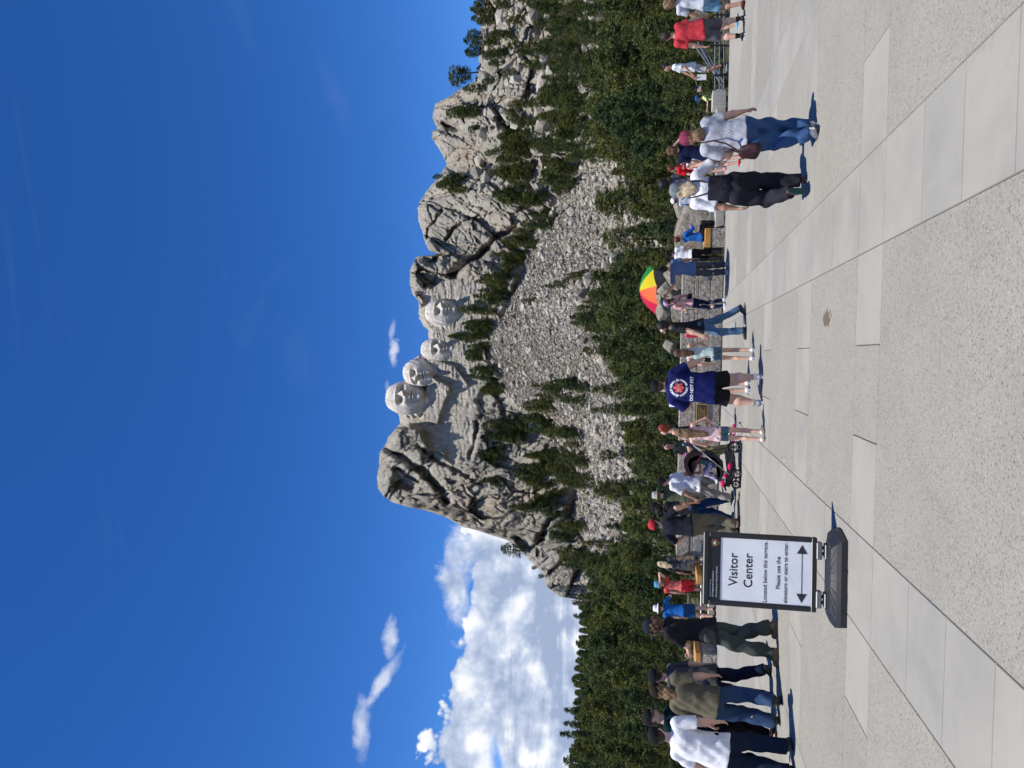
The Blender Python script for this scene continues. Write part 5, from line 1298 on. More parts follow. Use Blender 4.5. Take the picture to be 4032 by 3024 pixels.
        if kind != 'visor': mb.lathe(prof, 22, Mx)
        else: mb.lathe([(.107, .02), (.109, .07)], 22, Mx)
        cp = mb.build('cap' if kind in ('cap', 'visor') else 'hat', hm_, o)
        mb = MB()
        if kind in ('cap', 'visor'):
            n_ = 11; V = []
            for q in range(n_):
                a = (q/(n_-1)-.5)*2.35; xi, yi = math.sin(a)*.099, math.cos(a)*.110; ext = .075*math.cos(a*.66)**.6; V += [bp(xi, yi, .028), bp(xi*1.06, yi+ext, .018-.02*abs(math.sin(a))), bp(xi*1.06, yi+ext, .011-.02*abs(math.sin(a))), bp(xi, yi, .020)]
            F = [[q*4+j, q*4+4+j, q*4+4+(j+1) % 4, q*4+(j+1) % 4] for q in range(n_-1) for j in range(4)]; mb.add(V, F)
        else:
            r_ = hat[3] if len(hat) > 3 else .185
            mb.lathe([(.10, .034), (r_*.8, .022), (r_, .008 if kind == 'sunhat' else .03), (r_, .003 if kind == 'sunhat' else .024), (r_*.8, .016), (.10, .026)], 26, Mx)
        mb.build('brim', fabric(hat[4], 'hat') if len(hat) > 4 and hat[4] else hm_, cp)
    o_info = dict(o=o, M=rotz(R(yaw))*s, base=np.array(base), wri=wri, elb=elb, sho=sho, hc=hc, chest=chest, hip=hipc, s=s, HM=HM, neck=neck)
    return o_info
def wpt(I, p_): return I['base']+I['M']@np.array(p_, float)
def local_thing(I, name, loc, label, cat): return empty(name, wpt(I, loc), I['o'].rotation_euler[2], I['s'], label=label, category=cat)
W_ = (.72, .72, .75, 1)
def F_(r, g, b, k=.9): return lin(r, g, b, k)
BLK = (.014, .014, .016, 1); DEN = F_(62, 86, 122, .7); DEND = F_(34, 46, 70, .65); KHA = F_(150, 138, 116, .8)
I = {}
I['white'] = person((3130, 2998), (2537, 2950), 0, 'man in white T-shirt, black cap and dark jeans, leftmost of all and seen from behind', w=1.28, lean=(.13, 0), feet=[(-.13, .0, 0, 10, 0), (.12, .12, 0, -5, 0)], hands=[(-.36, .12, .92), (.33, .12, .90)], top=dict(c=W_, hem=.80, sl=.85, loose=1.06), bottom=dict(k='trousers', c=DEND), shoes=((.05, .05, .06, 1), (.02, .02, .02, 1)), hair=('short', 'dark'), hat=('cap', BLK), face=False)
I['teal'] = person((3053, 2912), (2518, 2866), -98, 'laughing man in dark teal T-shirt, black trousers and black cap, turned to the right', w=1.2, lean=(0, .13), top=dict(c=F_(16, 54, 62, .6), hem=.82), bottom=dict(k='trousers', c=BLK), shoes=((.1, .06, .04, 1), (.03, .03, .03, 1), 'sandal'), hair=('short', 'dark'), hat=('cap', BLK), hands=[(-.30, .05, .80), (.26, .12, .84)])
I['olive'] = person((3075, 2796), (2546, 2765), 0, 'long-haired man in olive T-shirt, blue jeans and brown cap', w=1.30, lean=(.10, .02), feet=[(-.19, .08, 0, 12, 0), (.15, -.10, .03, -8, -28)], hands=[(-.36, .10, .92), (.33, .14, .90)], top=dict(c=F_(122, 116, 96, .62), hem=.84, sl=.85, loose=1.04), bottom=dict(k='trousers', c=DEN), shoes=((.05, .045, .03, 1), (.02, .02, .02, 1)), hair=('long', 'ltbrown', .20, .85), hat=('cap', F_(58, 46, 40, .6)), face=False)
I['gray'] = person((3037, 2692), (2541, 2668), 62, 'bearded man in grey T-shirt, black cap and dark jeans left of the curly-haired man', w=1.12, feet=[(-.09, .16, 0, 6, 0), (.09, -.18, .02, -6, -20)], lean=(0, .08), hands=[(-.28, .20, .86), (.30, .05, .84)], top=dict(c=F_(92, 92, 96, .6), hem=.76, sl=.85), bottom=dict(k='trousers', c=DEND), shoes=(BLK, BLK, 'boot'), hair=('short', 'dark'), beard='dark', hat=('cap', BLK))
I['curl'] = person((3062, 2505), (2521, 2468), 82, 'curly-haired man with folded arms, grey-green trousers and tan boots', w=1.06, lean=(.0, .02), head=(8, -4), feet=[(-.09, .20, 0, 4, 0), (.09, -.09, 0, -6, 0)], hands=[(.10, .24, 1.17), (-.11, .26, 1.15)], elbow=[(-.9, .2, -.7), (.9, .2, -.7)], top=dict(c=(.018, .018, .02, 1), hem=.79, sl=.82, loose=1.05), bottom=dict(k='trousers', c=F_(80, 88, 84, .65), flare=1.15, wr=1.6), shoes=(F_(150, 118, 80, .7), (.22, .16, .1, 1), 'boot'), hair=('curly', 'brown'), hat=('cap', (.018, .02, .03, 1)))
I['bluetee'] = person((2820, 2413), (2567, 2404), 14, 'person in bright blue T-shirt and shorts with a white sun hat', w=1.0, hands=[(-.2, .1, .85), (.18, .26, 1.40)], elbow=[None, (.9, -.2, -.6)], top=dict(c=F_(36, 110, 190, .7), hem=.9), bottom=dict(k='shorts', c=F_(40, 80, 130, .7), len=.75), shoes=(BLK, (.5, .5, .5, 1)), hair=('short', 'dark'), hat=('sunhat', W_, 0, .17), face=False)
I['red'] = person((2818, 2316), (2571, 2306), 0, 'woman in coral striped top and red shorts, one arm raised behind her head', w=.95, hands=[(-.24, .05, .85), (.10, -.12, 1.60)], elbow=[None, (1., -.1, .25)], palm=[None, (0, 1, 0)], top=dict(c=F_(214, 84, 80, .8), hem=.95, sleeve='short', sl=.3), bottom=dict(k='shorts', c=F_(220, 60, 66, .8), len=.7), shoes=(W_, W_), hair=('short', 'blond'), hat=('sunhat', F_(90, 170, 210, .8), 0, .15, F_(120, 125, 130, .7)), face=False)
I['blonde'] = person((2820, 2234), (2588, 2228), -8, 'blonde woman in dark grey top and light grey shorts beside the granite wall end', w=.95, top=dict(c=F_(84, 86, 92, .6), hem=.88), bottom=dict(k='shorts', c=F_(150, 150, 156, .7), len=.5), skin='M', shoes=(BLK, BLK), hair=('long', 'blond', .26, 1.05), face=False)
I['redcap'] = person((2913, 2078), (2545, 2076), -22, 'stout man in red cap, charcoal T-shirt and khaki cargo trousers beside the sign', w=1.32, lean=(-.04, 0), hands=[(-.34, .14, 1.02), (.32, .16, 1.04)], elbow=[(-1, -.6, 0), (1, -.6, 0)], top=dict(c=F_(44, 48, 58, .55), hem=.90, sl=.9, loose=1.05), bottom=dict(k='trousers', c=F_(124, 116, 98, .65), wr=1.4), shoes=((.1, .05, .04, 1), (.03, .03, .03, 1), 'sandal'), hair=('short', 'dark'), hat=('cap', F_(206, 60, 66, .75)), face=False)
I['blkcap'] = person((2895, 2014), (2555, 2014), -58, 'man in black cap, black T-shirt and blue jeans right of the red cap', w=1.08, feet=[(-.09, -.14, 0, 6, 0), (.09, .26, 0, -4, 0)], top=dict(c=BLK, hem=.84, sl=.9), bottom=dict(k='trousers', c=F_(36, 66, 112, .7)), shoes=((.08, .08, .1, 1), W_), hair=('curly', 'black'), hat=('cap', BLK), skin='M')
I['hat'] = person((2848, 1962), (2562, 1956), 5, 'man in a sage green T-shirt, baggy khaki trousers and a wide-brimmed pale hat', w=1.18, top=dict(c=F_(94, 102, 78, .65), hem=.93), bottom=dict(k='trousers', c=F_(146, 136, 116, .7), wr=1.5, flare=1.1), shoes=((.12, .1, .08, 1), (.05, .05, .05, 1)), hair=('short', 'brown'), hat=('brim', F_(186, 184, 176, .8), 0, .21), face=False)
I['wtee'] = person((2900, 1914), (2580, 1879), 58, 'man in loose white T-shirt, pale trousers and black cap striding left behind the stroller', w=1.12, lean=(0, -.03), feet=[(-.09, .30, 0, 6, 8), (.09, -.26, .03, -6, -25)], hands=[(-.30, .22, .84), (.32, -.10, .82)], top=dict(c=W_, hem=.80, sl=.9, loose=1.12), bottom=dict(k='trousers', c=F_(178, 174, 166, .75), wr=1.4), shoes=(BLK, W_), hair=('short', 'black'), hat=('cap', BLK), skin='M')
I['dkhair'] = person((2880, 1768), (2606, 1754), 128, 'dark-haired woman in dark grey T-shirt and khaki trousers behind the stroller handle', w=1.0, head=(10, -12), hands=[(-.16, .24, 1.08), (.14, .26, 1.06)], top=dict(c=F_(50, 56, 54, .55), hem=.9), bottom=dict(k='trousers', c=F_(150, 140, 104, .7)), shoes=((.1, .1, .1, 1), W_), hair=('tail', 'black'), skin='M')
I['redhair'] = person((2900, 1697), (2591, 1706), 84, 'red-haired woman in a black tank top pushing the stroller', w=.92, head=(0, -14), lean=(0, .06), feet=[(-.08, -.10, 0, 5, 0), (.08, .16, 0, -5, 0)], hands=[(-.18, .40, 1.06), (.16, .40, 1.06)], top=dict(c=(.02, .02, .03, 1), hem=.92, sleeve='none'), bottom=dict(k='shorts', c=(.03, .03, .035, 1), len=.5), shoes=(F_(200, 40, 110, .8), W_), hair=('curly', 'red'))
I['pink'] = person((3013, 1714), (2656, 1702), -4, 'slim girl with long brown hair in a pale pink ruffled top and denim shorts', w=.82, feet=[(-.08, -.02, 0, 6, 0), (.07, .04, 0, -30, 0)], hands=[(-.14, .22, .98), (.16, .18, 1.02)], elbow=[(-1, -.5, -.2), (1, -.5, -.2)], top=dict(c=F_(232, 196, 192, .85), hem=.86, sleeve='none', loose=1.16), bottom=dict(k='shorts', c=F_(92, 124, 146, .75), len=.45), shoes=(F_(226, 214, 206, .85), F_(190, 150, 110, .7)), hair=('long', 'ltbrown', .46, 1.0), face=False)
I['navy'] = person((3003, 1530), (2553, 1512), 2, 'large man in navy T-shirt with round red and white print, black shorts', w=1.52, wy=1.5, feet=[(-.23, .02, 0, 14, 0), (.19, -.02, 0, -8, 0)], hands=[(-.22, .30, 1.08), (.50, .10, .90)], elbow=[(-1, -.3, -.6), (.6, -1, 0)], top=dict(c=F_(34, 40, 104, .62), hem=.74, sl=.95, loose=1.10), bottom=dict(k='shorts', c=BLK, len=.92, wr=.6), shoes=(F_(150, 156, 164, .8), W_), socks=(W_, .12), hair=('short', 'brown'), hat=('cap', BLK), face=False)
I['phonewoman'] = person((2954, 1532), (2590, 1552), 6, 'blond woman almost hidden beyond the navy T-shirt man, holding up a phone', w=.95, hands=[(-.30, .24, 1.38), (-.20, .26, 1.36)], elbow=[(-1, 0, -.9), (.8, .2, -.8)], top=dict(c=F_(226, 190, 190, .8), hem=.9), bottom=dict(k='shorts', c=DEN, len=.5), shoes=(W_, W_), hair=('long', 'blond', .2), face=False, feet=[(-.02, 0, 0, 5, 0), (.12, .02, 0, -5, 0)])
I['mint'] = person((2971, 1394), (2651, 1390), 0, 'girl with wavy brown hair in a mint camisole and denim shorts', w=.82, hands=[(-.24, .12, .92), (.12, .20, .98)], elbow=[None, (1, -.4, -.2)], top=dict(c=F_(196, 216, 210, .85), hem=.88, sleeve='none', loose=1.16), bottom=dict(k='shorts', c=F_(92, 122, 144, .75), len=.45), shoes=(W_, W_), hair=('long', 'brown', .26, .92), face=False)
I['walk'] = person((2938, 1284), (2587, 1292), 92, 'bearded man in charcoal T-shirt and jeans striding left past the wall', w=.98, lean=(0, .05), head=(0, -6), feet=[(-.08, .10, 0, 4, 0), (.08, -.36, .04, -4, -30)], hands=[(-.24, .22, .84), (.22, .18, .86)], elbow=[(-.4, -1, 0), (.4, -1, 0)], top=dict(c=F_(52, 52, 60, .55), hem=.83, sl=.75), bottom=dict(k='trousers', c=F_(92, 124, 156, .7)), shoes=((.022, .02, .02, 1), (.03, .03, .03, 1), 'boot'), hair=('curly', 'black'), beard='black', glasses=True)
I['lilac'] = person((2859, 1192), (2607, 1196), 34, 'slim woman in pink T-shirt, dark jeans and lilac cap', w=.82, top=dict(c=F_(214, 170, 174, .8), hem=.92), bottom=dict(k='trousers', c=F_(26, 42, 78, .7), r=.045, flare=.85), shoes=(W_, W_), hair=('tail', 'dark'), hat=('cap', F_(196, 160, 206, .8)), hands=[(-.16, .22, 1.1), (.2, .16, 1.0)])
I['umb'] = person((2866, 1056), (2597, 1052), 4, 'man in faded blue T-shirt and grey trousers holding out the rainbow umbrella', w=1.08, hands=[(-.66, .10, 1.55), (.27, .04, .84)], elbow=[(-.3, -.6, -1), None], palm=[(0, 1, 0), None], top=dict(c=F_(96, 122, 166, .72), hem=.83, sl=.8, loose=1.06), bottom=dict(k='trousers', c=F_(84, 88, 96, .65)), shoes=(F_(170, 170, 176, .8), W_), hair=('short', 'black'), skin='M', face=False)
I['wblack'] = person((2852, 1002), (2614, 1003), -6, 'man in white T-shirt and black trousers right of the umbrella holder', w=1.0, top=dict(c=W_, hem=.96), bottom=dict(k='trousers', c=BLK), shoes=((.05, .05, .05, 1), (.1, .1, .1, 1)), hair=('short', 'black'), hat=('cap', BLK), face=False)
q = at(2777, 932, 21.35); sg = .93
I['seat'] = person((2777, 932), None, -70, 'dark-haired person in a bright blue jacket sitting on the timber bench', Y=21.35, height=1.62, hipz=.55, feet=[(-.1, .44, 0, 5, 0), (.1, .42, 0, -5, 0)], hands=[(-.08, .34, .86), (.10, .34, .86)], elbow=[(-.7, -.6, -.5), (.7, -.6, -.5)], head=(0, -18), top=dict(c=F_(36, 104, 190, .75), sleeve='long', hem=.9), bottom=dict(k='trousers', c=(.03, .03, .035, 1)), shoes=(BLK, BLK), hair=('short', 'auburn'))
I['seat']['o'].location.z = q[2]-.43*.92
I['over'] = person((3178, 733), (2626, 732), -6, 'blonde woman in black dungarees, white T-shirt and grey cap, one heel lifted', w=1.16, head=(-38, 0), lean=(.0, .02), feet=[(-.10, -.20, .15, 4, -74), (.09, .06, 0, -8, 0)], knee=[(-.1, 1, 0), (.1, 1, 0)], hands=[(-.27, .02, .80), (.36, .22, 1.40)], elbow=[None, (.5, -.2, -1)], palm=[None, (-.3, .5, 0)], top=dict(c=W_, hem=1.0, tuck=True, sl=.9, loose=1.0), bottom=dict(k='trousers', c=(.022, .022, .030, 1), bib=True, waist=1.12, flare=1.22, r=.085), shoes=((.05, .02, .03, 1), F_(40, 92, 88, .6)), hair=('long', 'blond', .17, .95), hat=('cap', F_(128, 134, 140, .75)), skin='M')
I['jeans'] = person((3216, 512), (2665, 528), 4, 'woman in pale grey T-shirt, wide blue jeans and dusty pink cap', w=1.30, wy=1.22, lean=(-.03, 0), feet=[(-.08, -.12, .03, 14, -30), (.09, .05, 0, -6, 0)], hands=[(-.14, .24, 1.04), (.36, .05, .80)], elbow=[(-1, -.7, -.3), None], top=dict(c=F_(190, 192, 202, .75), hem=.90, sl=.80, loose=1.03), bottom=dict(k='trousers', c=F_(66, 98, 142, .7), flare=1.18, r=.088, wr=2.1), shoes=(F_(214, 212, 208, .9), F_(196, 192, 186, .85)), hair=('long', 'ltbrown', .10, .9), hat=('cap', F_(140, 62, 86, .8)), face=False)
I['navyshirt'] = person((2933, 600), (2624, 566), -14, 'curly-haired person in a navy shirt raising a hand, behind the woman in wide jeans', w=1.0, lean=(.1, 0), hands=[(-.2, .1, .9), (.24, .2, 1.58)], elbow=[None, (.8, 0, -1)], top=dict(c=F_(26, 34, 70, .6), hem=.85), bottom=dict(k='shorts', c=(.06, .06, .07, 1), len=.9), shoes=(F_(110, 86, 60, .6), (.1, .08, .06, 1)), hair=('curly', 'brown'), face=False)
I['kidwhite'] = person((2919, 627), (2661, 630), 20, 'dark-haired child in a white T-shirt and pale shorts between the two women', w=.9, top=dict(c=W_, hem=.86), bottom=dict(k='shorts', c=F_(170, 172, 178, .8), len=.8), shoes=(F_(200, 40, 50, .8), W_), hair=('long', 'black', .12, .8), face=False)
I['redshirt'] = person((2862, 657), (2629, 659), 30, 'person in bright red shirt with a grey stripe beyond the two women', w=.95, top=dict(c=F_(214, 30, 36, .8), hem=.86), bottom=dict(k='shorts', c=(.1, .1, .11, 1), len=.8), shoes=(F_(220, 150, 160, .8), W_), hair=('bun', 'auburn'), face=False)
I['afro'] = person((2852, 716), (2600, 722), 0, 'person with a dark afro whose head shows above the grey cap', w=.95, skin='D', top=dict(c=(.1, .1, .14, 1), hem=.86), bottom=dict(k='trousers', c=DEND), shoes=(BLK, W_), hair=('afro', 'black'), face=False)
I['whitehat'] = person((2850, 784), (2637, 773), -62, 'man in white cap and very pale blue T-shirt half hidden beyond the dungarees', w=.98, skin='M', top=dict(c=F_(184, 196, 212, .8), hem=.86), bottom=dict(k='shorts', c=(.2, .2, .22, 1), len=.8), shoes=(W_, W_), hair=('short', 'dark'), hat=('cap', W_))
I['tiedye'] = person((2732, 388), None, 74, 'boy in a yellow-green tie-dye T-shirt and blue cap below the right parapet', Y=23.4, height=1.45, w=.9, hands=[(-.25, .42, 1.30), (.2, .05, .8)], top=dict(c=F_(206, 220, 140, .85), hem=.84), bottom=dict(k='shorts', c=F_(60, 66, 80, .6), len=.9), shoes=(W_, W_), hair=('short', 'dark'), hat=('cap', F_(36, 96, 160, .7)), skin='M')
I['tiedye']['o'].location.z = at(2732, 388, 23.4)[2]-1.45; I['tiedye']['base'][2] = I['tiedye']['o'].location.z
I['boy'] = person((2861, 256), (2606, 276), 76, 'slim boy in a white T-shirt and pale shorts by the railing, carrying a paper bag', w=.85, hands=[(-.2, .2, .95), (.20, .22, .90)], lean=(0, -.02), head=(0, -10), top=dict(c=F_(226, 232, 232, .8), hem=.84, loose=1.1), bottom=dict(k='shorts', c=F_(190, 190, 190, .75), len=.9), shoes=((.05, .05, .05, 1), W_), socks=(BLK, .16), hair=('short', 'black'), skin='M')
I['redtee'] = person((2934, 104), (2602, 121), 0, 'broad man in coral red T-shirt, grey shorts and black shoes', w=1.25, lean=(-.09, 0), feet=[(-.19, .0, 0, 8, 0), (.17, -.03, 0, -10, 0)], hands=[(-.34, .08, .86), (.30, .06, .86)], top=dict(c=F_(206, 66, 74, .78), hem=.86, sl=.8, loose=1.05), bottom=dict(k='shorts', c=F_(104, 104, 108, .65), len=1.0), shoes=(BLK, W_), socks=(BLK, .25), hair=('short', 'dark'), face=False)
I['bluekid'] = person((2909, 90), (2690, 84), 30, 'child in blue, mostly hidden behind the red T-shirt man', w=.9, hands=[(-.25, .1, .8), (.34, .14, .86)], top=dict(c=F_(60, 90, 190, .75), hem=.86), bottom=dict(k='shorts', c=F_(50, 60, 90, .7), len=.8), shoes=(F_(120, 180, 210, .8), W_), hair=('short', 'dark'), face=False)
I['pattern'] = person((2934, -4), (2611, 14), 4, 'person in pale patterned T-shirt and light blue shorts at the right edge', w=1.0, hands=[(-.28, .14, .86), (.3, .05, .8)], top=dict(c=F_(206, 212, 222, .8), hem=.88), bottom=dict(k='shorts', c=F_(120, 170, 200, .75), len=.9), shoes=(F_(120, 60, 40, .7), BLK), hair=('curly', 'ltbrown'), skin='M', face=False)

# ---- print on the navy T-shirt
o, so_, V, Q = PPL['large man in navy T-shirt with round red and white print, black shorts']
bvh = BVHTree.FromPolygons([Vector(v) for v in V.tolist()], [q_.tolist() for q_ in Q])
def on_back(pts2, mb, F):
    out = []
    for u, v in pts2:
        hit = bvh.ray_cast(Vector((u, -1.2, v)), Vector((0, 1, 0)))
        out.append((u, (hit[0].y if hit[0] else -.25)-.006, v))
    mb.add(out, F)
PZ, PXc = 1.315, -.02
mb = MB()
def arc(s_, r_, a0, size, flip, bold=.002):
    # letters set along an arc; a0 is the centre angle
    xs = [text_arrays(ch, size, bold*1.0, 'CENTER') if ch != ' ' else (None, None) for ch in s_]
    adv = size*.66; n = len(s_)
    for i, (V_, T_) in enumerate(xs):
        if V_ is None: continue
        da = (i-(n-1)/2)*adv/r_; a = a0-da if not flip else a0+da
        rt = a-math.pi/2 if not flip else a+math.pi/2
        c, s2 = math.cos(rt), math.sin(rt); P = V_[:, :2]@np.array([[c, s2], [-s2, c]])+np.array([PXc+r_*math.cos(a), PZ+r_*math.sin(a)])
        on_back(P, mb, T_)
arc('EMOTIONAL', .122, math.pi/2, .047, False); arc('SUPPORT HUMAN', .130, -math.pi/2, .044, True)
V_, T_ = text_arrays('DO NOT PET', .066, .0022); on_back(V_[:, :2]+np.array([PXc-.01, PZ-.205]), mb, T_)
for sx_ in (-1, 1):
    for (a, b, r_) in ((0, 0, .016), (-.018, .020, .008), (-.006, .028, .008), (.008, .027, .008), (.019, .017, .008)):
        aa = np.arange(8)/8*6.283; on_back([(PXc+sx_*.122+a, PZ+.012+b)]+[(PXc+sx_*.122+a+r_*math.cos(q_), PZ+.012+b+r_*math.sin(q_)) for q_ in aa], mb, [[0, i+1, (i+1) % 8+1] for i in range(8)])
PRW = plain('white_ink', (.7, .7, .72, 1), .7, .04); mb.build('back_print', PRW, so_, False)
mb = MB()
for k in range(3):
    a = math.pi/2+k*math.pi/3; c, s2 = math.cos(a), math.sin(a); pts_ = [(PXc+u*c-v*s2, PZ+u*s2+v*c) for u in np.linspace(-.082, .082, 7) for v in (-.024, .024)]
    on_back(pts_, mb, [[2*i, 2*i+2, 2*i+3, 2*i+1] for i in range(6)])
mb.build('back_star', plain('orange_ink', lin(224, 92, 84, .85), .7, .04), so_, False)
mb = MB(); hb_ = [(-.06, 0), (-.035, 0), (-.025, .02), (-.012, -.03), (0, .035), (.012, -.02), (.022, .01), (.035, 0), (.06, 0)]
for (a, b), (c, d) in zip(hb_[:-1], hb_[1:]):
    V2_ = [(PXc+a, PZ+b-.004), (PXc+c, PZ+d-.004), (PXc+c, PZ+d+.004), (PXc+a, PZ+b+.004)]; out = []
    for u, v in V2_:
        hit = bvh.ray_cast(Vector((u, -1.2, v)), Vector((0, 1, 0))); out.append((u, (hit[0].y if hit[0] else -.25)-.009, v))
    mb.add(out, [[0, 1, 2, 3]])
mb.build('pulse_line', PRW, so_, False)
# stripes on the red top, stripe on the red shirt, sleeve lines
def stripes(key, zs, mat, name, hw=.008):
    lbl = [k for k in PPL if PPL[k][0] == I[key]['o']][0]; o, so_, V, Q = PPL[lbl]
    bv = BVHTree.FromPolygons([Vector(v) for v in V.tolist()], [q_.tolist() for q_ in Q]); mb = MB()
    for z in zs:
        ring_ = []; n = 28
        for k in range(n):
            a = k/n*2*math.pi; d = Vector((-math.cos(a), -math.sin(a), 0))
            row = []
            for dz in (-hw, hw):
                hit = bv.ray_cast(Vector((math.cos(a)*.20, math.sin(a)*.20, z+dz)), d); p_ = hit[0] if hit[0] else Vector((math.cos(a)*.14, math.sin(a)*.1, z+dz)); row.append(tuple(p_-d*.003))
            ring_ += row
        mb.add(ring_, [[2*k, 2*((k+1) % n), 2*((k+1) % n)+1, 2*k+1] for k in range(n)])
    mb.build(name, mat, so_)
stripes('red', [1.02+.036*k for k in range(9)], plain('pale_stripe', lin(240, 170, 160, .8), .8), 'stripe', .005)
stripes('redshirt', [1.30], plain('grey_stripe', lin(190, 180, 180, .8), .8), 'stripe', .022)

# ---- things carried
BAGM = plain('burgundy_leather', (.035, .012, .015, 1), .6, .3, 14., spec=.3, bmp=.4); STR = plain('dark_strap', (.02, .014, .012, 1), .5)
def bag(I_, side, c, r_, mat, label, strap_top=(0, 0), crossed=True, name='shoulder_bag'):
    t_ = local_thing(I_, name, (0, 0, 0), label, 'bag')
    q0 = np.array(c); xx = np.array([1., 0, 0]); V, Q = surfnet([(q0+[0, -r_[1]*.7, r_[0]*.45], q0+[0, r_[1]*.7, r_[0]*.45], r_[0]*.40, r_[0]*.36, xx, .8), (q0+[0, -r_[1]*.9, -r_[0]*.45], q0+[0, r_[1]*.85, -r_[0]*.5], r_[0]*.55, r_[0]*.5, xx, .8), (q0+[0, -r_[1]*.8, 0], q0+[0, r_[1]*.8, 0], r_[0]*.5, r_[0]*.5, xx, .75)], .012, .03, wr=.006, wf=.8); mb = MB(); mb.add(V, Q); mb.build('pouch', mat, t_)
    s = side; n = I_['neck']; ch = I_['chest']
    o0 = -s if crossed else s
    mid_ = (s*.14, o0*.02, .03) if crossed else (s*.17, s*.13, .11)
    pts = [np.array(c)+[0, -.02, r_[0]*.8], ch+[mid_[0], -.15, -.12], ch+[mid_[1], -.165, .04], n+[o0*.10, -.05, -.01], n+[o0*.11, .03, -.015], ch+[o0*.03, .15, .02], np.array(c)+[0, .03, r_[0]*.8]]
    P = []
    for k in range(len(pts)-1):
        for f in (0, .33, .66): P.append(np.array(pts[k])*(1-f)+np.array(pts[k+1])*f)
    P.append(pts[-1]); mb = MB(); mb.tube(P, .010, 6); mb.build('strap', mat if mat is BAGM else STR, t_)
bag(I['jeans'], -1, (-.26, -.02, .86), (.15, .14, .55), BAGM, 'burgundy leather bag on a long strap at the hip of the wide-jeans woman', crossed=False)
BB = plain('black_bag', (.012, .012, .014, 1), .5)
bag(I['lilac'], 1, (.10, -.16, 1.02), (.075, .10, .6), BB, 'small black crossbody bag on the woman in the lilac cap')
bag(I['red'], 1, (.17, -.06, 1.10), (.06, .08, .6), BB, 'small black bag slung from the woman in the coral top')
bag(I['blonde'], -1, (-.17, -.04, .98), (.08, .09, .6), BB, 'dark crossbody bag at the hip of the blonde woman')
# phone held up, black phone in the big man's hand
Iw = I['phonewoman']; t_ = local_thing(Iw, 'phone', (-.33, .30, 1.47), 'phone held up with a bright screen left of the navy T-shirt man', 'phone')
mb = MB(); mb.box((0, 0, 0), (.036, .005, .075), bev=.003); mb.build('case', BB, t_, False); m, t, p = material('phone_screen'); p.inputs['Base Color'].default_value = (.2, .2, .4, 1); p.inputs['Emission Color'].default_value = (.55, .6, .95, 1); p.inputs['Emission Strength'].default_value = .8
mb = MB(); mb.box((0, -.006, 0), (.032, .001, .070)); mb.build('screen', m, t_, False)
Iw = I['navy']; w0 = Iw['wri'][1]; t_ = local_thing(Iw, 'phone', w0+np.array([-.01, -.03, -.10]), 'black phone in the lowered right hand of the navy T-shirt man', 'phone'); mb = MB(); mb.box((0, 0, 0), (.035, .010, .055), rotx(.5), bev=.004); mb.build('case', BB, t_, False)
# paper bag and little flags
Iw = I['boy']; w0 = Iw['wri'][1]; t_ = local_thing(Iw, 'paper_bag', w0+np.array([.03, .04, -.27]), 'white paper bag hanging from the hand of the boy by the railing', 'bag')
mb = MB(); mb.box((0, 0, 0), (.035, .075, .13), bev=.004); mb.build('sack', plain('white_paper', (.72, .74, .75, 1), .7), t_, False); mb = MB(); mb.ell((.036, 0, .0), (.002, .03, .03), 12); mb.build('emblem', plain('teal_ink', (.10, .40, .42, 1), .7), t_)
mb = MB(); mb.tube([(0, -.04, .13), (0, -.02, .19), (0, .02, .19), (0, .04, .13)], .004, 5); mb.build('handle', plain('white_paper2', (.6, .6, .6, 1), .7), t_)
FR = plain('flag_red', (.45, .03, .05, 1), .8); FWt = plain('flag_white', (.7, .7, .7, 1), .8); FB = plain('flag_blue', (.03, .05, .22, 1), .8)
def hand_flag(Ix, i, label, d=(0, .6, .5)):
    w0 = Ix['wri'][i]; hd = w0-Ix['elb'][i]; hd /= np.linalg.norm(hd); t_ = local_thing(Ix, 'hand_flag', w0+hd*.07, label, 'flag')
    d = np.array(d, float); d /= np.linalg.norm(d); mb = MB(); mb.tube([-d*.06, d*.26], .004, 6); mb.build('stick', plain('flag_stick', (.4, .3, .2, 1), .6), t_)
    sidev = np.array([d[0], d[1], 0]); sidev = sidev/np.linalg.norm(sidev) if np.linalg.norm(sidev) > .01 else np.array([0, 1., 0]); dn = np.array([0, 0, -1.]); nrm = np.cross(sidev, dn)
    top_ = d*.26
    for nm, mat, rngs in (('red_stripe', FR, [(k*2/13, (k*2+1)/13) for k in range(7)]), ('white_stripe', FWt, [((k*2+1)/13, (k*2+2)/13) for k in range(6)])):
        mb = MB()
        for a, b in rngs:
            Vv = []; n = 6
            for k in range(n):
                u = k/(n-1); wv = .010*math.sin(u*6+1)*u
                for q_ in (a, b): Vv.append(top_-d*q_*.10*0+dn*q_*.10+sidev*u*.16+nrm*wv)
            mb.add(Vv, [[2*k, 2*k+2, 2*k+3, 2*k+1] for k in range(n-1)])
        mb.build(nm, mat, t_)
    mb = MB(); 
    for off in (-.003, .003):
        Vv = [top_+dn*q_+sidev*u*.07+nrm*(.010*math.sin(u*.44*6+1)*u*.44+off) for u in (0, 1) for q_ in (0, .054)]; mb.add(Vv, [[0, 2, 3, 1]])
    mb.build('canton', FB, t_)
hand_flag(I['boy'], 1, 'small flag with stars and stripes in the hand of the boy by the railing', (0, .9, -.35))
hand_flag(I['tiedye'], 0, 'small striped flag held out by the boy in tie-dye', (0, .8, .3))
hand_flag(I['pattern'], 1, 'small striped flag held low at the far right edge', (0, -.3, -.7))
hand_flag(I['red'], 0, 'tiny striped flag by the bag of the woman in coral', (.2, .3, .9))

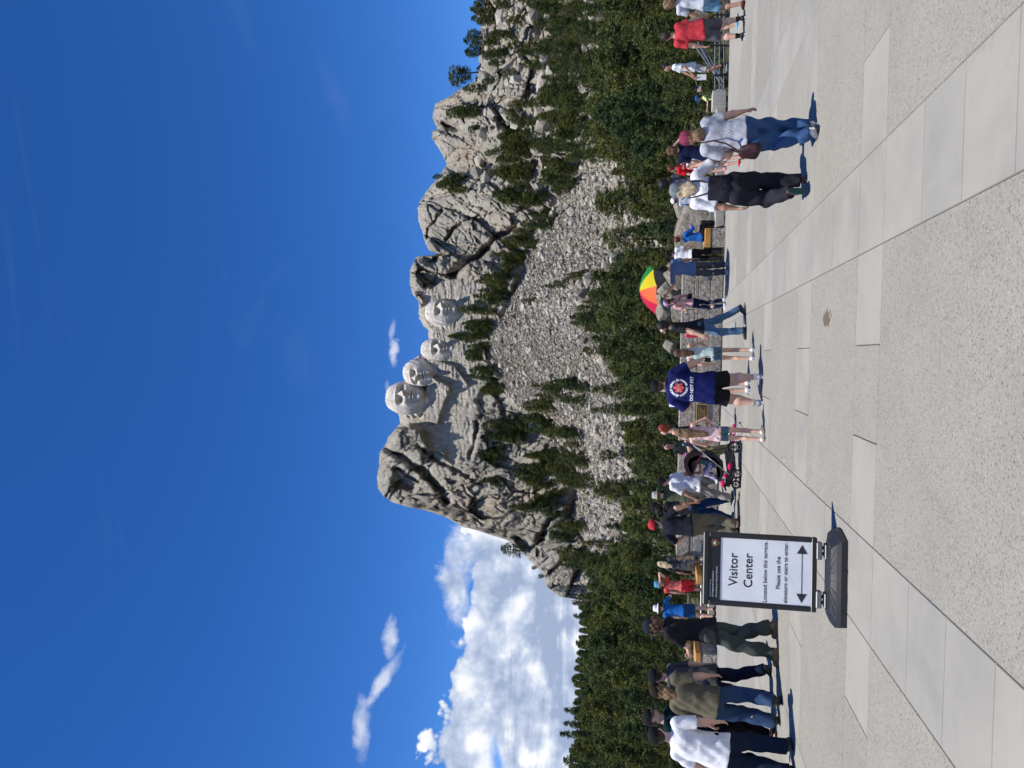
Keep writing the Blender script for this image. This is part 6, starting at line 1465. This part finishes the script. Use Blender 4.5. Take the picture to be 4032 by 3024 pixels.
# ---- rainbow umbrella
u0 = wpt(I['umb'], I['umb']['wri'][0]+(I['umb']['wri'][0]-I['umb']['elb'][0])*.28); uc = at(2552, 1143, 19.6)
umb = empty('umbrella', u0, label='open rainbow umbrella with green, yellow, orange and red panels held over the wall', category='umbrella')
ax = uc-u0; Lx = np.linalg.norm(ax); axn = ax/Lx
axd = np.array([-.13, -.16, .97]); axd /= np.linalg.norm(axd); e1 = np.cross(axd, [0, 1., 0]); e1 = np.cross([0, 1., 0], axd); e1 /= np.linalg.norm(e1); e2 = np.cross(axd, e1)
RU, DU = .64, .34
cols = [(.62, .02, .06), (.85, .14, .03), (.75, .62, .02), (.02, .30, .06), (.01, .30, .20), (.01, .10, .42), (.10, .03, .28), (.28, .02, .16)]
cen = uc-u0
def upt(a, r_): 
    sag = DU*(1-(r_)**2*1.0)-.02; return cen+e1*math.cos(a)*RU*r_+e2*math.sin(a)*RU*r_+axd*(sag-.10)
a_cam = math.atan2(float(np.dot([0, -1, 0], e2)), float(np.dot([0, -1, 0], e1)))
for k in range(8):
    mb = MB(); n = 7; a0 = a_cam+(k-2)*math.pi/4; V = []
    sgn_ = 1
    for i in range(n):
        r_ = .02+.98*i/(n-1)
        for j in range(6):
            f = j/5; a = a0+f*math.pi/4; scal = 1-.07*math.sin(f*math.pi)*r_
            V.append(upt(a, r_*scal)-axd*.02*math.sin(f*math.pi)*r_)
    mb.add(V, [[i*6+j, i*6+j+1, (i+1)*6+j+1, (i+1)*6+j] for i in range(n-1) for j in range(5)])
    # which side of the camera: order the colours from right to left
    m, t, p = material('umbrella_cloth'); 
    p.inputs['Base Color'].default_value = (*cols[k], 1); p.inputs['Roughness'].default_value = .6
    tr = t.n('ShaderNodeBsdfTranslucent'); tr.inputs[0].default_value = (*cols[k], 1); mx = t.n('ShaderNodeMixShader'); mx.inputs[0].default_value = .4
    t.l(p.outputs[0], mx.inputs[1]); t.l(tr.outputs[0], mx.inputs[2]); t.l(mx.outputs[0], [n_ for n_ in t.nt.nodes if n_.type == 'OUTPUT_MATERIAL'][0].inputs[0])
    mb.build('canopy_panel', m, umb, True)
    mb = MB(); mb.tube([upt(a0, .02+.98*i/5)-axd*.006 for i in range(6)], .004, 5); mb.build('rib', STEEL, umb)
mb = MB(); mb.tube([np.zeros(3)-axn*.05, cen+axd*.10], .007, 7); mb.build('shaft', STEEL, umb)
mb = MB(); mb.tube([cen+axd*.17, cen+axd*.23], .008, 6); mb.build('tip', STEEL, umb)
mb = MB(); mb.tube([-axn*.10, axn*.05], .014, 8); mb.build('grip', BB, umb)

# ---- stroller
YN = 15.9
def sp_(x, y, side=0.): return at(x, y, YN+side*.48)
SO = gnd(2918, 1830); st = empty('stroller', SO, label='black baby stroller with a hooded canopy and bright pink things in its basket', category='stroller')
SF = plain('stroller_alloy', (.62, .62, .60, 1), .35, .05, metal=.6); SB = plain('stroller_black', (.016, .016, .018, 1), .6, .1); SM = fabric((.030, .018, .024, 1), 'stroller_cloth'); PK = fabric((.55, .02, .12, 1), 'pink_cloth'); MR = fabric((.16, .02, .05, 1), 'maroon')
def stube(nm, pts, r_, mat):
    mb = MB(); mb.tube([np.array(p_)-SO for p_ in pts], r_, 8); return mb.build(nm, mat, st)
for sd in (0, 1):
    stube('side_tube', [sp_(2696, 1724, sd), sp_(2870, 1869, sd)], .014, SF)
    stube('rear_leg', [sp_(2745, 1782, sd), sp_(2812, 1772, sd), sp_(2896, 1760, sd)], .016, SB)
    stube('front_leg', [sp_(2800, 1812, sd), sp_(2872, 1872, sd), sp_(2902, 1886, sd)], .016, SB)
    stube('lower_brace', [sp_(2890, 1766, sd), sp_(2878, 1820, sd), sp_(2874, 1872, sd)], .012, SB)
stube('handle', [sp_(2696, 1724, 0), sp_(2690, 1716, .1), sp_(2690, 1716, .9), sp_(2696, 1724, 1)], .017, SB)
def wheel(c, r_):
    c = np.array(c)-SO; mb = MB(); M = np.vstack([np.hstack([rotx(math.pi/2), c[:, None]]), [0, 0, 0, 1]])
    ph = np.linspace(0, 2*np.pi, 9); mb.lathe([(r_-.018+.018*math.cos(p_), .016*math.sin(p_)) for p_ in ph], 22, M); wh = mb.build('wheel', SB, st)
    mb = MB(); mb.lathe([(r_*.72, -.008), (r_*.72, .008)], 22, M); 
    for k in range(6):
        a = k*math.pi/3; mb.tube([c, c+np.array([math.cos(a)*r_*.8, 0, math.sin(a)*r_*.8])], .008, 5)
    mb.ell(c, (r_*.22, .02, r_*.22), 10); mb.build('rim', plain('grey_plastic', (.12, .12, .13, 1), .4), wh)
for sd in (0, 1):
    wc = sp_(2896, 1760, sd); wc[2] = .125; wheel(wc, .125)
    wc = sp_(2903, 1866+sd*42, sd*.4); wc[2] = .095; wheel(wc, .095)
# hood, seat, basket from side outlines
def shell(nm, prof, mat, y0=.02, y1=.46, bulge=.0, parent=None):
    mb = MB(); n = len(prof); L = 7; V = []
    cx = np.mean([p_[0] for p_ in prof]); cy = np.mean([p_[1] for p_ in prof])
    for j in range(L):
        f = j/(L-1); k = 1-bulge*(2*f-1)**4
        for (x, y) in prof:
            V.append(at(cx+(x-cx)*k, cy+(y-cy)*k, YN+y0+(y1-y0)*f)-SO)
    mb.add(V, [[j*n+i, j*n+(i+1) % n, (j+1)*n+(i+1) % n, (j+1)*n+i] for j in range(L-1) for i in range(n)])
    for j in (0, L-1):
        c = np.mean([V[j*n+i] for i in range(n)], 0); mb.add([V[j*n+i] for i in range(n)]+[c], [[i, (i+1) % n, n] for i in range(n)])
    return mb.build(nm, mat, parent or st)
hood = [(2765, 1777), (2730, 1771), (2704, 1786), (2692, 1812), (2694, 1842), (2706, 1866), (2722, 1880), (2727, 1874), (2714, 1856), (2706, 1832), (2712, 1806), (2740, 1792), (2770, 1790)]
hd_ = shell('hood', hood, SM, -.02, .50, .12); mb = MB(); mb.tube([at(2727, 1879, YN-.03+.56*f)-SO-np.array([0, 0, .02*(2*f-1)**2]) for f in np.linspace(0, 1, 8)], .012, 6); mb.build('hood_piping', MR, hd_)
mb = MB(); mb.tube([at(x, y, YN-.035)-SO for x, y in ((2766, 1786), (2752, 1806), (2742, 1838), (2732, 1866), (2727, 1879))], .009, 6); mb.build('hood_piping', MR, hd_)
Vh = [at(x, y, YN-.01)-SO for x, y in [(2704, 1786), (2692, 1812), (2694, 1842), (2706, 1866), (2722, 1880), (2745, 1838), (2766, 1786)]]
mb = MB(); mb.add(Vh, [[0, 1, 6], [1, 2, 5], [1, 5, 6], [2, 3, 5], [3, 4, 5]]); mb.build('hood_side', SM, hd_)
shell('seat', [(2768, 1785), (2800, 1800), (2830, 1825), (2838, 1868), (2826, 1893), (2836, 1896), (2852, 1866), (2846, 1815), (2812, 1780), (2780, 1768)], SB, .02, .46)
shell('basket', [(2852, 1778), (2862, 1860), (2852, 1915), (2872, 1918), (2892, 1880), (2896, 1800), (2888, 1776)], SB, .03, .45)
for (c, r_) in (((2873, 1835), .075), ((2845, 1903), .07), ((2856, 1872), .05)):
    P0 = sp_(c[0], c[1], .03)-SO; Vp, Qp = surfnet([(P0-[r_*.6, 0, 0], P0+[r_*.5, 0, -.01], r_*.5, r_*.35), (P0, P0+[0, .08, .02], r_*.55, r_*.4)], .012, .03, wr=.008, wf=1.3); mb = MB(); mb.add(Vp, Qp); mb.build('pink_bundle', PK, st)
shell('footrest', [(2836, 1896), (2846, 1908), (2856, 1935), (2862, 1932), (2854, 1900), (2846, 1890)], SM, .03, .45)
stube('bumper_bar', [sp_(2768, 1868, 0), sp_(2766, 1880, -.05), sp_(2790, 1885, 0)], .014, SB)
# the child in it
ch0 = sp_(2800, 1832, .5)
I['baby'] = person((2815, 1825), None, 84, 'small child in a grey top and striped leggings leaning back in the stroller', Y=YN+.2, height=.98, hipz=.62, w=1.1, lean=(0, -.16), head=(0, 0), feet=[(-.12, .56, .30, 5, 20), (.12, .50, .34, -5, 20)], hands=[(-.2, .3, .92), (.22, .30, .98)], top=dict(c=F_(100, 120, 130, .7), hem=.74, sleeve='short'), bottom=dict(k='trousers', c=F_(196, 176, 206, .8)), shoes=(W_, W_), hair=('short', 'brown'))
I['baby']['o'].location.z = at(2812, 1825, YN)[2]-.50*.55
# mug on the handle
mg = empty('travel_mug', sp_(2706, 1750, -.08), label='dark blue insulated mug held at the stroller handle', category='mug')
mb = MB(); mb.lathe([(.001, -.11), (.034, -.11), (.036, -.02), (.045, .0), (.046, .10), (.001, .105)], 16); mb.build('cup', plain('navy_enamel', (.015, .03, .07, 1), .35, spec=.6), mg)
mb = MB(); mb.tube([(.045, 0, .07), (.085, 0, .06), (.085, 0, .0), (.045, 0, -.005)], .008, 6); mb.build('handle', SB, mg)
bt = empty('water_bottle', sp_(2712, 1790, .3), label='lilac bottle with a pink cap tucked behind the stroller hood', category='bottle')
mb = MB(); mb.lathe([(.001, -.1), (.034, -.1), (.034, .05), (.018, .075)], 14); mb.build('bottle_body', plain('lilac', (.35, .25, .62, 1), .4), bt); mb = MB(); mb.lathe([(.02, .075), (.02, .11), (.001, .112)], 12); mb.build('lid', PK, bt)
rb = empty('red_bag', at(2722, 1318, 17.5), label='small red and white bag showing beside the striding man in front of the wall', category='bag')
mb = MB(); mb.box((0, 0, 0), (.07, .05, .12), bev=.02); mb.build('sack', plain('red_bag_cloth', (.45, .02, .04, 1), .6), rb, False); mb = MB(); mb.tube([(-.04, 0, .12), (-.03, 0, .22), (.03, 0, .22), (.04, 0, .12)], .006, 5); mb.build('handle', plain('red_bag_cloth', (.45, .02, .04, 1), .6), rb)
wr = empty('paper_scrap', gnd(3091, 1812), label='tiny crumpled white scrap of paper lying on the paving left of centre', category='litter'); mb = MB(); mb.ell((0, 0, .008), (.02, .012, .008), 7); mb.build('scrap', FWt, wr, False)
